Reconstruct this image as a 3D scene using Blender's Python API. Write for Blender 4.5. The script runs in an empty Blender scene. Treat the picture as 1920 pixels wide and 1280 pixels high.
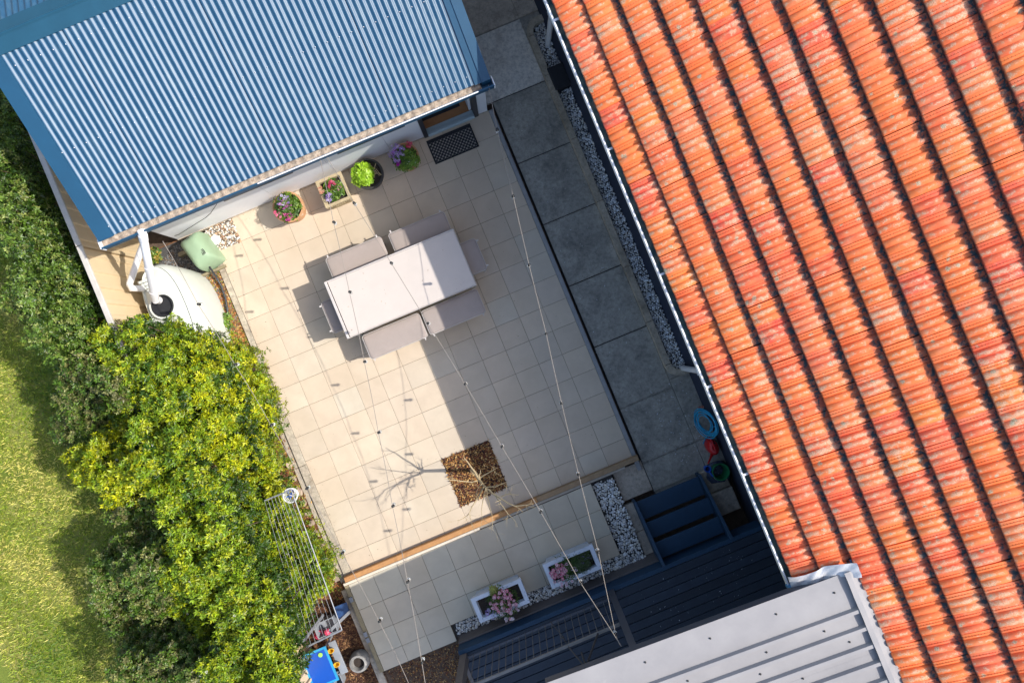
import bpy, bmesh, math, random
import numpy as np
from mathutils import Vector, Matrix
random.seed(7); rng = np.random.default_rng(7)
PI = math.pi
S = bpy.context.scene
C = S.collection
# ------------------------------------------------------------------ camera, sky, sun, exposure
H = 11.0                                   # drone height in metres above the patio
cam_d = bpy.data.cameras.new('camera'); cam = bpy.data.objects.new('camera', cam_d); C.objects.link(cam)
cam_d.sensor_width = 36; cam_d.lens = 24; cam_d.clip_end = 1000
cam.location = (0, 0, H); cam.rotation_euler = (0, 0, 0)
S.camera = cam
W = bpy.data.worlds.new('World'); S.world = W; W.use_nodes = True
wn = W.node_tree.nodes; wl = W.node_tree.links
bg = wn['Background']; sky = wn.new('ShaderNodeTexSky'); sky.sky_type = 'NISHITA'; sky.sun_disc = False
sky.dust_density = 2.0; sky.ozone_density = 0.7; sky.sun_elevation = math.radians(46); sky.sun_rotation = math.radians(85.8)
wl.new(sky.outputs[0], bg.inputs[0]); bg.inputs[1].default_value = 0.15
sun_d = bpy.data.lights.new('sun', 'SUN'); sun = bpy.data.objects.new('sun', sun_d); C.objects.link(sun)
sun_d.energy = 3.0; sun_d.angle = math.radians(0.5); sun_d.color = (1.0, 0.955, 0.885)
sun.rotation_euler = Vector((-.964, -.07, -1)).to_track_quat('-Z', 'Y').to_euler()
S.view_settings.view_transform = 'Standard'; S.view_settings.look = 'None'
S.view_settings.exposure = .80; S.view_settings.gamma = 1.0; S.view_settings.use_curve_mapping = False
# ------------------------------------------------------------------ frame: the whole yard is laid out on axes turned 22.6 deg
A = math.radians(22.6); CA, SA = math.cos(A), math.sin(A)
def wu(u, v, z=0): return Vector((u*CA - v*SA, u*SA + v*CA, z))
def Q(px, py, z=0):                        # where a point measured on the photograph at height z stands in the yard
    k = (H - z)/1280.0; x = (px - 960)*k; y = (640 - py)*k
    return (x*CA + y*SA, -x*SA + y*CA, z)
def proj(u, v, z):
    w = wu(u, v, z); k = 1280/(H - z); return 960 + w.x*k, 640 - w.y*k
# ------------------------------------------------------------------ materials
def node_mat(name):
    m = bpy.data.materials.new(name); m.use_nodes = True
    nt = m.node_tree; b = nt.nodes['Principled BSDF']; return m, nt, b
def ramp(nt, fac, stops):
    r = nt.nodes.new('ShaderNodeValToRGB'); e = r.color_ramp.elements
    e[0].position, e[0].color = stops[0][0], (*stops[0][1], 1); e[1].position, e[1].color = stops[-1][0], (*stops[-1][1], 1)
    for p, c in stops[1:-1]:
        x = e.new(p); x.color = (*c, 1)
    nt.links.new(fac, r.inputs[0]); return r.outputs[0]
def noise(nt, vec, scale, detail=5, rough=.6, dist=0):
    n = nt.nodes.new('ShaderNodeTexNoise'); n.inputs['Scale'].default_value = scale
    n.inputs['Detail'].default_value = detail; n.inputs['Roughness'].default_value = rough; n.inputs['Distortion'].default_value = dist
    nt.links.new(vec, n.inputs['Vector']); return n.outputs['Fac']
def mixc(nt, fac, a, b, mode='MIX'):
    n = nt.nodes.new('ShaderNodeMix'); n.data_type = 'RGBA'; n.blend_type = mode
    for s, x in ((0, fac), (6, a), (7, b)):
        if hasattr(x, 'links'): nt.links.new(x, n.inputs[s])
        else: n.inputs[s].default_value = x if s == 0 else (*x, 1)
    return n.outputs[2]
def math_(nt, op, a, b=0.0):
    n = nt.nodes.new('ShaderNodeMath'); n.operation = op
    for i, x in enumerate((a, b)):
        if hasattr(x, 'links'): nt.links.new(x, n.inputs[i])
        else: n.inputs[i].default_value = x
    return n.outputs[0]
def coords(nt, kind='Object', rand=False):
    t = nt.nodes.new('ShaderNodeTexCoord'); out = t.outputs[kind]
    if rand:                               # alike pieces sample different patches of the same stone or clay
        oi = nt.nodes.new('ShaderNodeObjectInfo'); va = nt.nodes.new('ShaderNodeVectorMath'); va.operation = 'ADD'
        cm = nt.nodes.new('ShaderNodeCombineXYZ')
        nt.links.new(math_(nt, 'MULTIPLY', oi.outputs['Random'], 37.0), cm.inputs[0]); nt.links.new(math_(nt, 'MULTIPLY', oi.outputs['Random'], 91.0), cm.inputs[1])
        nt.links.new(out, va.inputs[0]); nt.links.new(cm.outputs[0], va.inputs[1]); return va.outputs[0], oi.outputs['Random']
    return out, None
def add_bump(nt, b, fac, strength, dist=.01):
    n = nt.nodes.new('ShaderNodeBump'); n.inputs['Strength'].default_value = strength; n.inputs['Distance'].default_value = dist
    nt.links.new(fac, n.inputs['Height']); nt.links.new(n.outputs[0], b.inputs['Normal'])
def pm(name, c1, c2=None, scale=6, rough=.7, bump=0, bscale=60, metallic=0, rand=False, vary=0.0, spots=None, sscale=30, sth=.62, coat=0, stops=None, spec=None):
    m, nt, b = node_mat(name)
    vec, rv = coords(nt, 'Object', rand)
    c2 = c2 or tuple(x*.75 for x in c1)
    f = noise(nt, vec, scale, 8, .65)
    col = ramp(nt, f, stops or [(.3, c2), (.7, c1)])
    if spots:
        col = mixc(nt, ramp(nt, noise(nt, vec, sscale, 3, .5), [(sth, (0, 0, 0)), (sth+.07, (1, 1, 1))]), col, spots)
    if rand and vary:
        col = mixc(nt, 1.0, col, ramp(nt, rv, [(0, (1-vary,)*3), (1, (1+vary*.4,)*3)]), 'MULTIPLY')
    nt.links.new(col, b.inputs['Base Color'])
    b.inputs['Roughness'].default_value = rough; b.inputs['Metallic'].default_value = metallic
    if spec is not None: b.inputs['Specular IOR Level'].default_value = spec
    if coat: b.inputs['Coat Weight'].default_value = coat; b.inputs['Coat Roughness'].default_value = .15
    if bump: add_bump(nt, b, noise(nt, vec, bscale, 6, .7), bump)
    return m
M = {}
def paver_mat(name, ca, cb, stain):
    m, nt, b = node_mat(name); vec, rv = coords(nt, 'Object', True)
    f = noise(nt, vec, 3.5, 7, .6, .4); col = ramp(nt, f, [(.3, cb), (.72, ca)])
    tint = ramp(nt, rv, [(0, (.88, .88, .87)), (.3, (1.0, .95, .90)), (.5, (.95, .98, .98)), (.7, (1.05, 1.0, .94)), (.85, (.93, .89, .85)), (1, (1.0, .98, .97))])
    col = mixc(nt, 1.0, col, tint, 'MULTIPLY')
    col = mixc(nt, ramp(nt, noise(nt, vec, 90, 2), [(.70, (0, 0, 0)), (.76, (.55,)*3)]), col, stain)
    col = mixc(nt, ramp(nt, noise(nt, vec, 260, 2), [(.35, (.25,)*3), (.6, (0, 0, 0))]), col, tuple(x*.7 for x in ca))
    geo = nt.nodes.new('ShaderNodeNewGeometry')
    big = noise(nt, geo.outputs['Position'], .9, 5, .6, .6)      # broad weather stains that run across the pavers
    col = mixc(nt, ramp(nt, big, [(.42, (0, 0, 0)), (.75, (.45,)*3)]), col, tuple(x*y for x, y in zip(ca, (.72, .68, .60))))
    nt.links.new(col, b.inputs['Base Color']); b.inputs['Roughness'].default_value = .62
    add_bump(nt, b, noise(nt, vec, 120, 5, .7), .25, .004); return m
M['paver'] = paver_mat('cream_paver', (.66, .56, .435), (.57, .48, .37), (.30, .24, .17))
M['paver_low'] = paver_mat('grey_paver', (.62, .55, .43), (.52, .46, .36), (.25, .22, .18))
M['grout'] = pm('grout', (.16, .13, .10), (.09, .075, .06), 20, .9)
def terracotta():
    m, nt, b = node_mat('terracotta_tile'); vec, rv = coords(nt, 'Object', True)
    base = ramp(nt, rv, [(0, (.86, .155, .045)), (.2, (.88, .20, .045)), (.4, (.84, .125, .055)), (.55, (.90, .235, .05)), (.72, (.80, .095, .055)), (.86, (.86, .19, .08)), (1, (.86, .24, .08))])
    f = noise(nt, vec, 9, 6, .6, .5)
    base = mixc(nt, ramp(nt, f, [(.36, (.45,)*3), (.6, (0, 0, 0))]), base, (.90, .28, .10))
    base = mixc(nt, ramp(nt, noise(nt, vec, 5, 3), [(.56, (0, 0, 0)), (.74, (.45,)*3)]), base, (.90, .34, .20))
    # lichen: pale crust that prefers the crests of the two rolls
    geo = nt.nodes.new('ShaderNodeNewGeometry'); dens = noise(nt, geo.outputs['Position'], 1.6, 3, .6)
    tc0 = nt.nodes.new('ShaderNodeTexCoord'); s0 = nt.nodes.new('ShaderNodeSeparateXYZ'); nt.links.new(tc0.outputs['Object'], s0.inputs[0])
    def crest(c, w): return math_(nt, 'MAXIMUM', math_(nt, 'SUBTRACT', 1.0, math_(nt, 'DIVIDE', math_(nt, 'ABSOLUTE', math_(nt, 'SUBTRACT', s0.outputs[1], c)), w)), 0.0)
    cr = math_(nt, 'MAXIMUM', crest(.042, .040), crest(.118, .036))
    q = math_(nt, 'ADD', math_(nt, 'MULTIPLY', noise(nt, vec, 17, 3, .6), .8), math_(nt, 'MULTIPLY', noise(nt, vec, 95, 4, .8), .65))
    q = math_(nt, 'ADD', q, math_(nt, 'MULTIPLY', cr, .20)); q = math_(nt, 'ADD', q, math_(nt, 'MULTIPLY', math_(nt, 'SUBTRACT', dens, .5), .5)); q = math_(nt, 'ADD', q, math_(nt, 'MULTIPLY', rv, .07))
    lich = ramp(nt, q, [(.89, (0, 0, 0)), (.98, (1, 1, 1))])
    lc = ramp(nt, noise(nt, vec, 90, 3, .8), [(.36, (.34, .25, .13)), (.5, (.76, .52, .32)), (.66, (.88, .70, .50))])
    col = mixc(nt, math_(nt, 'MULTIPLY', lich, .62), base, lc)
    v2 = nt.nodes.new('ShaderNodeTexVoronoi'); v2.inputs['Scale'].default_value = 9; nt.links.new(vec, v2.inputs['Vector'])
    r2 = math_(nt, 'ADD', v2.outputs['Distance'], math_(nt, 'MULTIPLY', noise(nt, vec, 45, 4, .7), .5))
    pick = ramp(nt, v2.outputs['Color'], [(.62, (0, 0, 0)), (.66, (1, 1, 1))])
    big = math_(nt, 'MULTIPLY', ramp(nt, r2, [(.40, (1, 1, 1)), (.50, (0, 0, 0))]), pick)
    col = mixc(nt, math_(nt, 'MULTIPLY', big, .8), col, ramp(nt, noise(nt, vec, 120, 2), [(.4, (.25, .24, .12)), (.6, (.66, .62, .44))]))
    # soot and moss, with lip shade painted in, on the nose of the tile (local x runs up the slope from the nose)
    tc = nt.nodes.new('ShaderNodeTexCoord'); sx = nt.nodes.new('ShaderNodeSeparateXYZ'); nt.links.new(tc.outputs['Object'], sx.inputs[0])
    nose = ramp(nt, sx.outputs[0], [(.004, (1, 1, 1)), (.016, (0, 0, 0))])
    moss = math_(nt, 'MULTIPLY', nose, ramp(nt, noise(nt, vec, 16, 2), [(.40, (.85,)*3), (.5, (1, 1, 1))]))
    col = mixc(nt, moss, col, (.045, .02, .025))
    # black grime, with a painted maroon shadow band, just under the lip of the tile above
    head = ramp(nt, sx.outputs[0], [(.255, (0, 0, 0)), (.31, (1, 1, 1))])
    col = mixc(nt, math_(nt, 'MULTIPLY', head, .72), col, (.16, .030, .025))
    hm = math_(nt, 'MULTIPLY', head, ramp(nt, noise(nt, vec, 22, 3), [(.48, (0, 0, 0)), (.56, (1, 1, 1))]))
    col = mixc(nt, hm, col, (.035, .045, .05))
    # fine ticks along the interlocking strip
    wv = nt.nodes.new('ShaderNodeTexWave'); wv.bands_direction = 'X'; wv.inputs['Scale'].default_value = 11; wv.inputs['Distortion'].default_value = .6
    nt.links.new(tc.outputs['Object'], wv.inputs['Vector'])
    strip = math_(nt, 'MULTIPLY', math_(nt, 'GREATER_THAN', sx.outputs[1], .178), math_(nt, 'LESS_THAN', sx.outputs[1], .196))
    tick = math_(nt, 'MULTIPLY', strip, math_(nt, 'GREATER_THAN', wv.outputs['Fac'], .93))
    col = mixc(nt, math_(nt, 'MULTIPLY', tick, .5), col, (.16, .04, .02))
    nt.links.new(col, b.inputs['Base Color']); b.inputs['Roughness'].default_value = .72
    add_bump(nt, b, noise(nt, vec, 110, 5, .7), .45, .004); return m
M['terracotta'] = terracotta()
M['deck_under'] = pm('roof_batten', (.05, .03, .025), rough=.9)
def corr():
    m, nt, b = node_mat('blue_corrugated_steel'); vec, rv = coords(nt, 'Object', True)
    mp = nt.nodes.new('ShaderNodeMapping'); mp.inputs['Scale'].default_value = (1, .12, 1); nt.links.new(vec, mp.inputs[0])
    f = noise(nt, mp.outputs[0], 14, 6, .65)
    col = ramp(nt, f, [(.3, (.006, .062, .135)), (.5, (.012, .075, .15)), (.72, (.045, .11, .17))])
    nt.links.new(col, b.inputs['Base Color']); b.inputs['Roughness'].default_value = .47; b.inputs['Specular IOR Level'].default_value = .75
    return m
M['corr'] = corr()
M['bluepaint'] = pm('blue_painted_steel', (.007, .066, .135), (.006, .056, .115), 4, .55, .05, 150)
M['tealpaint'] = pm('teal_painted_steel', (.009, .072, .125), (.007, .06, .105), 4, .55, .05, 150)
M['gutterdirt'] = pm('gutter_dirt', (.42, .34, .26), (.22, .17, .12), 25, .95, .5, 90, stops=[(.3, (.18, .13, .10)), (.5, (.42, .34, .27)), (.7, (.58, .50, .40))])
M['gutterteal'] = pm('mossy_gutter', (.055, .085, .075), (.02, .045, .05), 9, .9, .4, 60, stops=[(.3, (.03, .085, .10)), (.5, (.10, .16, .15)), (.7, (.26, .24, .18))])
M['whitepaint'] = pm('white_paint', (.78, .78, .79), (.72, .72, .74), 3, .5, .04, 60)
M['whitepvc'] = pm('white_pipe', (.80, .79, .78), (.70, .68, .66), 7, .35)
M['whitetank'] = pm('white_tank', (.64, .66, .61), (.57, .59, .54), 3, .45, .06, 30)
M['wall'] = pm('white_wall_board', (.80, .80, .81), (.75, .75, .77), 2, .65, .08, 60)
M['soffit'] = pm('soffit', (.60, .55, .48), rough=.8)
M['darkframe'] = pm('dark_frame', (.03, .034, .045), rough=.4)
M['alu'] = pm('aluminium_sill', (.45, .56, .60), (.38, .48, .52), 10, .35, metallic=.3)
M['floorwood'] = pm('timber_floor', (.42, .20, .08), (.30, .13, .05), 8, .5)
M['rubber'] = pm('black_rubber', (.022, .024, .028), (.012, .013, .016), 12, .8)
M['navywall'] = pm('navy_house_wall', (.02, .03, .06), (.013, .02, .04), 5, .8)
def concrete(name, a, b2, dark, light):
    m, nt, b = node_mat(name); geo = nt.nodes.new('ShaderNodeNewGeometry'); vec = geo.outputs['Position']
    col = ramp(nt, noise(nt, vec, 2.2, 8, .7, .6), [(.30, dark), (.44, b2), (.58, a), (.74, light)])
    col = mixc(nt, ramp(nt, noise(nt, vec, 190, 2), [(.3, (.55,)*3), (.6, (0, 0, 0))]), col, tuple(x*.6 for x in b2))
    col = mixc(nt, ramp(nt, noise(nt, vec, 38, 5, .7), [(.62, (0, 0, 0)), (.78, (.5,)*3)]), col, light)
    col = mixc(nt, 1.0, col, ramp(nt, noise(nt, vec, 16, 8, .8), [(.34, (.62, .62, .60)), (.5, (1, 1, 1)), (.68, (1.28, 1.26, 1.2))]), 'MULTIPLY')
    col = mixc(nt, ramp(nt, noise(nt, vec, 5.5, 6, .75, 1.2), [(.60, (0, 0, 0)), (.66, (.45,)*3)]), col, dark)
    nt.links.new(col, b.inputs['Base Color']); b.inputs['Roughness'].default_value = .85
    add_bump(nt, b, noise(nt, vec, 90, 6, .75), .5, .006); return m
M['slab_dark'] = concrete('dark_concrete', (.40, .37, .31), (.31, .29, .245), (.17, .16, .14), (.54, .50, .43))
M['slab_light'] = concrete('pale_concrete', (.74, .69, .60), (.66, .61, .53), (.42, .36, .29), (.78, .75, .68))
M['slab_brown'] = concrete('brown_concrete', (.56, .48, .38), (.46, .39, .31), (.28, .23, .17), (.64, .58, .48))
M['kerb'] = concrete('kerb_concrete', (.52, .44, .33), (.42, .355, .265), (.22, .185, .13), (.64, .57, .46))
M['edging'] = concrete('edging_concrete', (.50, .44, .34), (.42, .36, .28), (.26, .21, .15), (.60, .54, .44))
M['sleeper'] = pm('orange_timber', (.52, .27, .10), (.40, .19, .07), 9, .7, .3, 60)
M['capboard'] = pm('pale_capping', (.70, .62, .50), (.60, .50, .38), 8, .6, .1, 60)
M['sideboard'] = pm('weathered_timber', (.30, .25, .15), (.22, .18, .11), 12, .8, .3, 60)
M['decknavy'] = pm('navy_deck_paint', (.014, .052, .105), (.010, .04, .08), 8, .6, .15, 60, spots=(.16, .18, .20), sscale=60, sth=.72)
M['deckboard'] = pm('charcoal_deck_board', (.022, .036, .058), (.015, .024, .042), 7, .62, .2, 90, rand=True, vary=.3, spots=(.13, .14, .16), sscale=70, sth=.74)
M['fascia'] = pm('brown_grey_fascia', (.15, .13, .12), (.11, .095, .09), 8, .6)
M['pergola_dark'] = pm('charcoal_beam', (.075, .08, .10), (.06, .065, .08), 6, .5)
M['railwire'] = pm('baluster_steel', (.26, .24, .22), rough=.45, metallic=.3)
M['roofgrey'] = pm('grey_roof_steel', (.345, .33, .325), (.27, .26, .262), 1.6, .7, .04, 50, spots=(.36, .345, .335), sscale=5, sth=.8, spec=.25)
M['lead'] = pm('crinkled_flashing', (.66, .66, .66), (.45, .46, .50), 14, .45, .8, 16, .2)
M['blueflash'] = pm('blue_flashing', (.06, .20, .38), (.04, .14, .30), 14, .6, .4, 30)
M['tabletop'] = pm('table_top', (.60, .53, .47), (.56, .495, .44), 5, .45, .03, 100, spots=(.60, .52, .44), sscale=34, sth=.74)
M['tableframe'] = pm('table_frame', (.64, .59, .55), rough=.4)
M['cushion'] = pm('bench_fabric', (.38, .315, .28), (.34, .285, .25), 6, .9, .35, 240)
M['cushion_leg'] = pm('bench_frame', (.60, .56, .52), rough=.5)
M['gap'] = pm('dark_gap', (.05, .045, .045), rough=.9)
M['clay'] = pm('clay_pot', (.62, .34, .17), (.50, .26, .12), 12, .8, .2, 60, spots=(.66, .50, .36), sscale=14, sth=.6)
M['stonepot'] = pm('sandstone_planter', (.58, .47, .29), (.36, .28, .16), 14, .9, .6, 50)
M['blackpot'] = pm('black_pot', (.045, .042, .04), rough=.45)
M['soil'] = pm('potting_soil', (.055, .04, .03), (.02, .015, .012), 40, .95, .8, 60)
M['trough'] = pm('chipped_white_trough', (.62, .66, .72), (.52, .57, .64), 9, .6, .3, 40, spots=(.30, .36, .46), sscale=22, sth=.63)
M['bark'] = pm('pale_bark', (.50, .40, .24), (.36, .27, .15), 22, .85, .3, 80)
M['stem'] = pm('woody_stem', (.12, .085, .05), rough=.9)
M['cable'] = pm('light_cable', (.30, .26, .22), rough=.7)
M['socket'] = pm('bulb_socket', (.02, .02, .02), rough=.5)
def glass():
    m, nt, b = node_mat('bulb_glass'); b.inputs['Base Color'].default_value = (.93, .95, .95, 1)
    b.inputs['Roughness'].default_value = .05; b.inputs['Transmission Weight'].default_value = .75; b.inputs['IOR'].default_value = 1.3
    return m
M['glass'] = glass()
m_, nt_, b_ = node_mat('window_glass'); b_.inputs['Base Color'].default_value = (.02, .03, .04, 1); b_.inputs['Roughness'].default_value = .05; M['winglass'] = m_
M['cream'] = pm('cream_steel', (.68, .54, .34), (.62, .48, .30), 2, .5, .03, 40)
M['creamcap'] = pm('grey_white_cap', (.60, .56, .50), rough=.55)
M['pump'] = pm('sage_green_plastic', (.30, .42, .27), (.26, .37, .235), 5, .55, .08, 50)
M['blackhose'] = pm('black_hose', (.03, .034, .04), rough=.4)
M['red'] = pm('red_plastic', (.60, .012, .016), rough=.35)
M['green'] = pm('green_plastic', (.015, .17, .06), rough=.4)
M['blue'] = pm('blue_plastic', (.01, .12, .62), rough=.4)
M['cyan'] = pm('cyan_hose', (.02, .36, .60), rough=.4)
M['yellow'] = pm('yellow_plastic', (.75, .42, .02), rough=.4)
M['toyblue'] = pm('toy_blue_plastic', (.006, .08, .44), (.005, .065, .36), 4, .4)
M['toyrim'] = pm('toy_rim_plastic', (.03, .33, .60), rough=.4)
M['greyplastic'] = pm('grey_plastic', (.30, .32, .35), rough=.5)
M['galv'] = pm('galvanised', (.30, .31, .33), rough=.45, metallic=.3)
M['pink'] = pm('pink_plastic', (.65, .06, .14), rough=.4)
M['concretepot'] = concrete('rough_grey_pot', (.40, .38, .35), (.30, .29, .27), (.12, .115, .11), (.52, .50, .47))
M['stone'] = pm('sandstone', (.55, .43, .33), (.42, .31, .23), 8, .85, .5, 30, rand=True, vary=.35)
def attr_mat(name, rough=.5, trans=0.0, spec=.5):
    m, nt, b = node_mat(name); a = nt.nodes.new('ShaderNodeAttribute'); a.attribute_name = 'tint'
    vec, _ = coords(nt); col = mixc(nt, 1.0, a.outputs['Color'], ramp(nt, noise(nt, vec, 40, 2), [(.3, (.8,)*3), (.7, (1.15,)*3)]), 'MULTIPLY')
    nt.links.new(col, b.inputs['Base Color']); b.inputs['Roughness'].default_value = rough; b.inputs['Specular IOR Level'].default_value = spec
    if trans:
        t = nt.nodes.new('ShaderNodeBsdfTranslucent'); ms = nt.nodes.new('ShaderNodeMixShader'); ms.inputs[0].default_value = trans
        nt.links.new(col, t.inputs[0]); nt.links.new(b.outputs[0], ms.inputs[1]); nt.links.new(t.outputs[0], ms.inputs[2])
        nt.links.new(ms.outputs[0], nt.nodes['Material Output'].inputs[0])
    return m
M['leaf'] = attr_mat('leaf', .38, .22, .40); M['petal'] = attr_mat('petal', .7, .2); M['pebble'] = attr_mat('pebble', .6); M['chip'] = attr_mat('bark_chip', .85, 0, .3)
def lawn_mat():
    m, nt, b = node_mat('lawn_turf'); geo = nt.nodes.new('ShaderNodeNewGeometry'); vec = geo.outputs['Position']
    col = ramp(nt, noise(nt, vec, 1.1, 7, .7, .8), [(.3, (.10, .17, .012)), (.5, (.20, .24, .025)), (.7, (.36, .33, .10))])
    col = mixc(nt, ramp(nt, noise(nt, vec, 60, 4, .8), [(.35, (.6,)*3), (.6, (0, 0, 0))]), col, (.06, .10, .01))
    nt.links.new(col, b.inputs['Base Color']); b.inputs['Roughness'].default_value = .9
    add_bump(nt, b, noise(nt, vec, 70, 5, .8), 1.0, .02); return m
M['lawn'] = lawn_mat()
M['dirt'] = pm('bare_soil', (.16, .11, .075), (.075, .05, .035), 12, .95, .9, 60)
M['gravelbed'] = pm('gravel_bed', (.13, .125, .12), (.04, .04, .042), 60, .95, .9, 90)
M['leafbed'] = pm('leaf_litter_bed', (.24, .11, .05), (.08, .04, .02), 30, .95, .9, 60)
# ------------------------------------------------------------------ mesh building
class MB:
    def __init__(s): s.v = []; s.f = []
    def add(s, vs, fs):
        n = len(s.v); s.v += [tuple(p) for p in vs]; s.f += [tuple(i+n for i in f) for f in fs]; return s
    def box(s, u0, u1, v0, v1, z0, z1):
        return s.add([(u0, v0, z0), (u1, v0, z0), (u1, v1, z0), (u0, v1, z0), (u0, v0, z1), (u1, v0, z1), (u1, v1, z1), (u0, v1, z1)],
                     [(3, 2, 1, 0), (4, 5, 6, 7), (0, 1, 5, 4), (1, 2, 6, 5), (2, 3, 7, 6), (3, 0, 4, 7)])
    def cbox(s, u0, u1, v0, v1, z0, z1, c=.004):               # box with a chamfered top edge
        return s.loft([[(u0, v0, z0), (u1, v0, z0), (u1, v1, z0), (u0, v1, z0)], [(u0, v0, z1-c), (u1, v0, z1-c), (u1, v1, z1-c), (u0, v1, z1-c)],
                       [(u0+c, v0+c, z1), (u1-c, v0+c, z1), (u1-c, v1-c, z1), (u0+c, v1-c, z1)]])
    def loft(s, rings, cap=True, close=True):
        n = len(rings[0]); vs = [p for r in rings for p in r]; fs = []
        for i in range(len(rings)-1):
            for j in range(n if close else n-1):
                k = (j+1) % n; fs.append((i*n+j, i*n+k, (i+1)*n+k, (i+1)*n+j))
        if cap and close: fs += [tuple(range(n-1, -1, -1)), tuple((len(rings)-1)*n+j for j in range(n))]
        return s.add(vs, fs)
    def bar(s, a, b, w, h=None, up=(0, 0, 1)):
        a, b = Vector(a), Vector(b); h = h or w; d = (b-a).normalized(); upv = Vector(up)
        if abs(d.dot(upv)) > .97: upv = Vector((1, 0, 0))
        x = d.cross(upv).normalized()*w/2; y = x.cross(d).normalized()*h/2
        return s.loft([[a-x-y, a+x-y, a+x+y, a-x+y], [b-x-y, b+x-y, b+x+y, b-x+y]])
    def tube(s, pts, r, n=8, cap=True):
        pts = [Vector(p) for p in pts]; rs = r if isinstance(r, (list, tuple)) else [r]*len(pts); rings = []; px = None
        for i, p in enumerate(pts):
            d = (pts[min(i+1, len(pts)-1)] - pts[max(i-1, 0)])
            d = d.normalized() if d.length > 1e-9 else Vector((0, 0, 1))
            x = px - d*px.dot(d) if px else (d.cross(Vector((0, 0, 1))) if abs(d.z) < .95 else d.cross(Vector((1, 0, 0))))
            x.normalize(); px = x; y = d.cross(x)
            rings.append([p + (x*math.cos(t) + y*math.sin(t))*rs[i] for t in (2*PI*k/n for k in range(n))])
        return s.loft(rings, cap)
    def lathe(s, c, prof, n=24, sx=1, sy=1, cap=True):
        return s.loft([[(c[0]+sx*r*math.cos(2*PI*k/n), c[1]+sy*r*math.sin(2*PI*k/n), c[2]+z) for k in range(n)] for r, z in prof], cap)
    def prism(s, poly, z0, z1):
        return s.loft([[(p[0], p[1], z0) for p in poly], [(p[0], p[1], z1) for p in poly]])
    def poly(s, pts): return s.add(pts, [tuple(range(len(pts)))])
    def grid(s, fn, nu, nv):
        vs = [fn(i/nu, j/nv) for i in range(nu+1) for j in range(nv+1)]
        fs = [(i*(nv+1)+j, (i+1)*(nv+1)+j, (i+1)*(nv+1)+j+1, i*(nv+1)+j+1) for i in range(nu) for j in range(nv)]
        return s.add(vs, fs)
    def mesh(s, name, m, org=(0, 0, 0), smooth=False):
        me = bpy.data.meshes.new(name); o = Vector(org)
        me.from_pydata([tuple(Vector(p)-o) for p in s.v], [], s.f); me.materials.append(m)
        if smooth: me.shade_smooth()
        bm = bmesh.new(); bm.from_mesh(me); bmesh.ops.recalc_face_normals(bm, faces=bm.faces) if smooth != 'keep' else None; bm.to_mesh(me); bm.free()
        if smooth:
            me.shade_smooth()
            try: me.set_sharp_from_angle(angle=math.radians(42))
            except Exception: pass
        return me
ORG = {}
def place(o, org):
    o.location = wu(*org); o.rotation_euler = (0, 0, A); ORG[o.name] = tuple(org)
def tag(o, label=None, cat=None, group=None, kind=None):
    if label: o['label'] = label
    if cat: o['category'] = cat
    if group: o['group'] = group
    if kind: o['kind'] = kind
    return o
def thing(name, org, label, cat, group=None):
    o = bpy.data.objects.new(name, None); o.empty_display_size = .1; C.objects.link(o); place(o, org); return tag(o, label, cat, group)
def link(name, me, parent=None, org=(0, 0, 0)):
    o = bpy.data.objects.new(name, me); C.objects.link(o)
    if parent is not None: o.parent = parent; ORG[o.name] = ORG[parent.name]
    else: place(o, org)
    return o
def build(mb, name, m, parent=None, org=None, smooth=False):
    og = ORG[parent.name] if parent is not None else (org or (0, 0, 0))
    return link(name, mb.mesh(name, M[m] if isinstance(m, str) else m, og, smooth), parent, og)
def put(me, name, parent, pos, rz=0, scale=None, rx=0, ry=0):     # a piece that shares its mesh with its look-alikes
    o = bpy.data.objects.new(name, me); C.objects.link(o); o.parent = parent
    g = ORG[parent.name]; o.location = (pos[0]-g[0], pos[1]-g[1], pos[2]-g[2]); o.rotation_euler = (rx, ry, rz)
    if scale: o.scale = scale
    return o
def struct(mb, name, m, org=(0, 0, 0), smooth=False): return tag(build(mb, name, m, None, org, smooth), kind='structure')
def fast_mesh(name, V, F, m, col=None, smooth=False):             # V (n,3), F (k,3) arrays, per-vertex colours
    me = bpy.data.meshes.new(name); n, k = len(V), len(F); w = F.shape[1]
    me.vertices.add(n); me.vertices.foreach_set('co', np.asarray(V, np.float32).ravel())
    me.loops.add(k*w); me.loops.foreach_set('vertex_index', np.asarray(F, np.int32).ravel())
    me.polygons.add(k); me.polygons.foreach_set('loop_start', np.arange(0, k*w, w, dtype=np.int32))
    if col is not None:
        a = me.color_attributes.new('tint', 'FLOAT_COLOR', 'POINT'); cc = np.ones((n, 4), np.float32); cc[:, :3] = col; a.data.foreach_set('color', cc.ravel())
    me.materials.append(m); me.update(calc_edges=True); me.validate()
    if smooth: me.shade_smooth()
    return me
def unit(a): return a/np.maximum(np.linalg.norm(a, axis=1, keepdims=True), 1e-9)
def leaf_arrays(base, d, up, L, Wd, col):                         # folded two-triangle leaves
    side = unit(np.cross(d, up)); n = len(base); L = L[:, None]; Wd = Wd[:, None]
    nrm = unit(np.cross(side, d))
    a = base; b = base + d*L*.45 + side*Wd/2 + nrm*Wd*.22; c = base + d*L - nrm*L*.10; e = base + d*L*.45 - side*Wd/2 + nrm*Wd*.22
    V = np.stack([a, b, c, e], 1).reshape(-1, 3); i = np.arange(n)*4
    F = np.concatenate([np.stack([i, i+1, i+2], 1), np.stack([i, i+2, i+3], 1)])
    return V, F, np.repeat(col, 4, axis=0)
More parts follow.
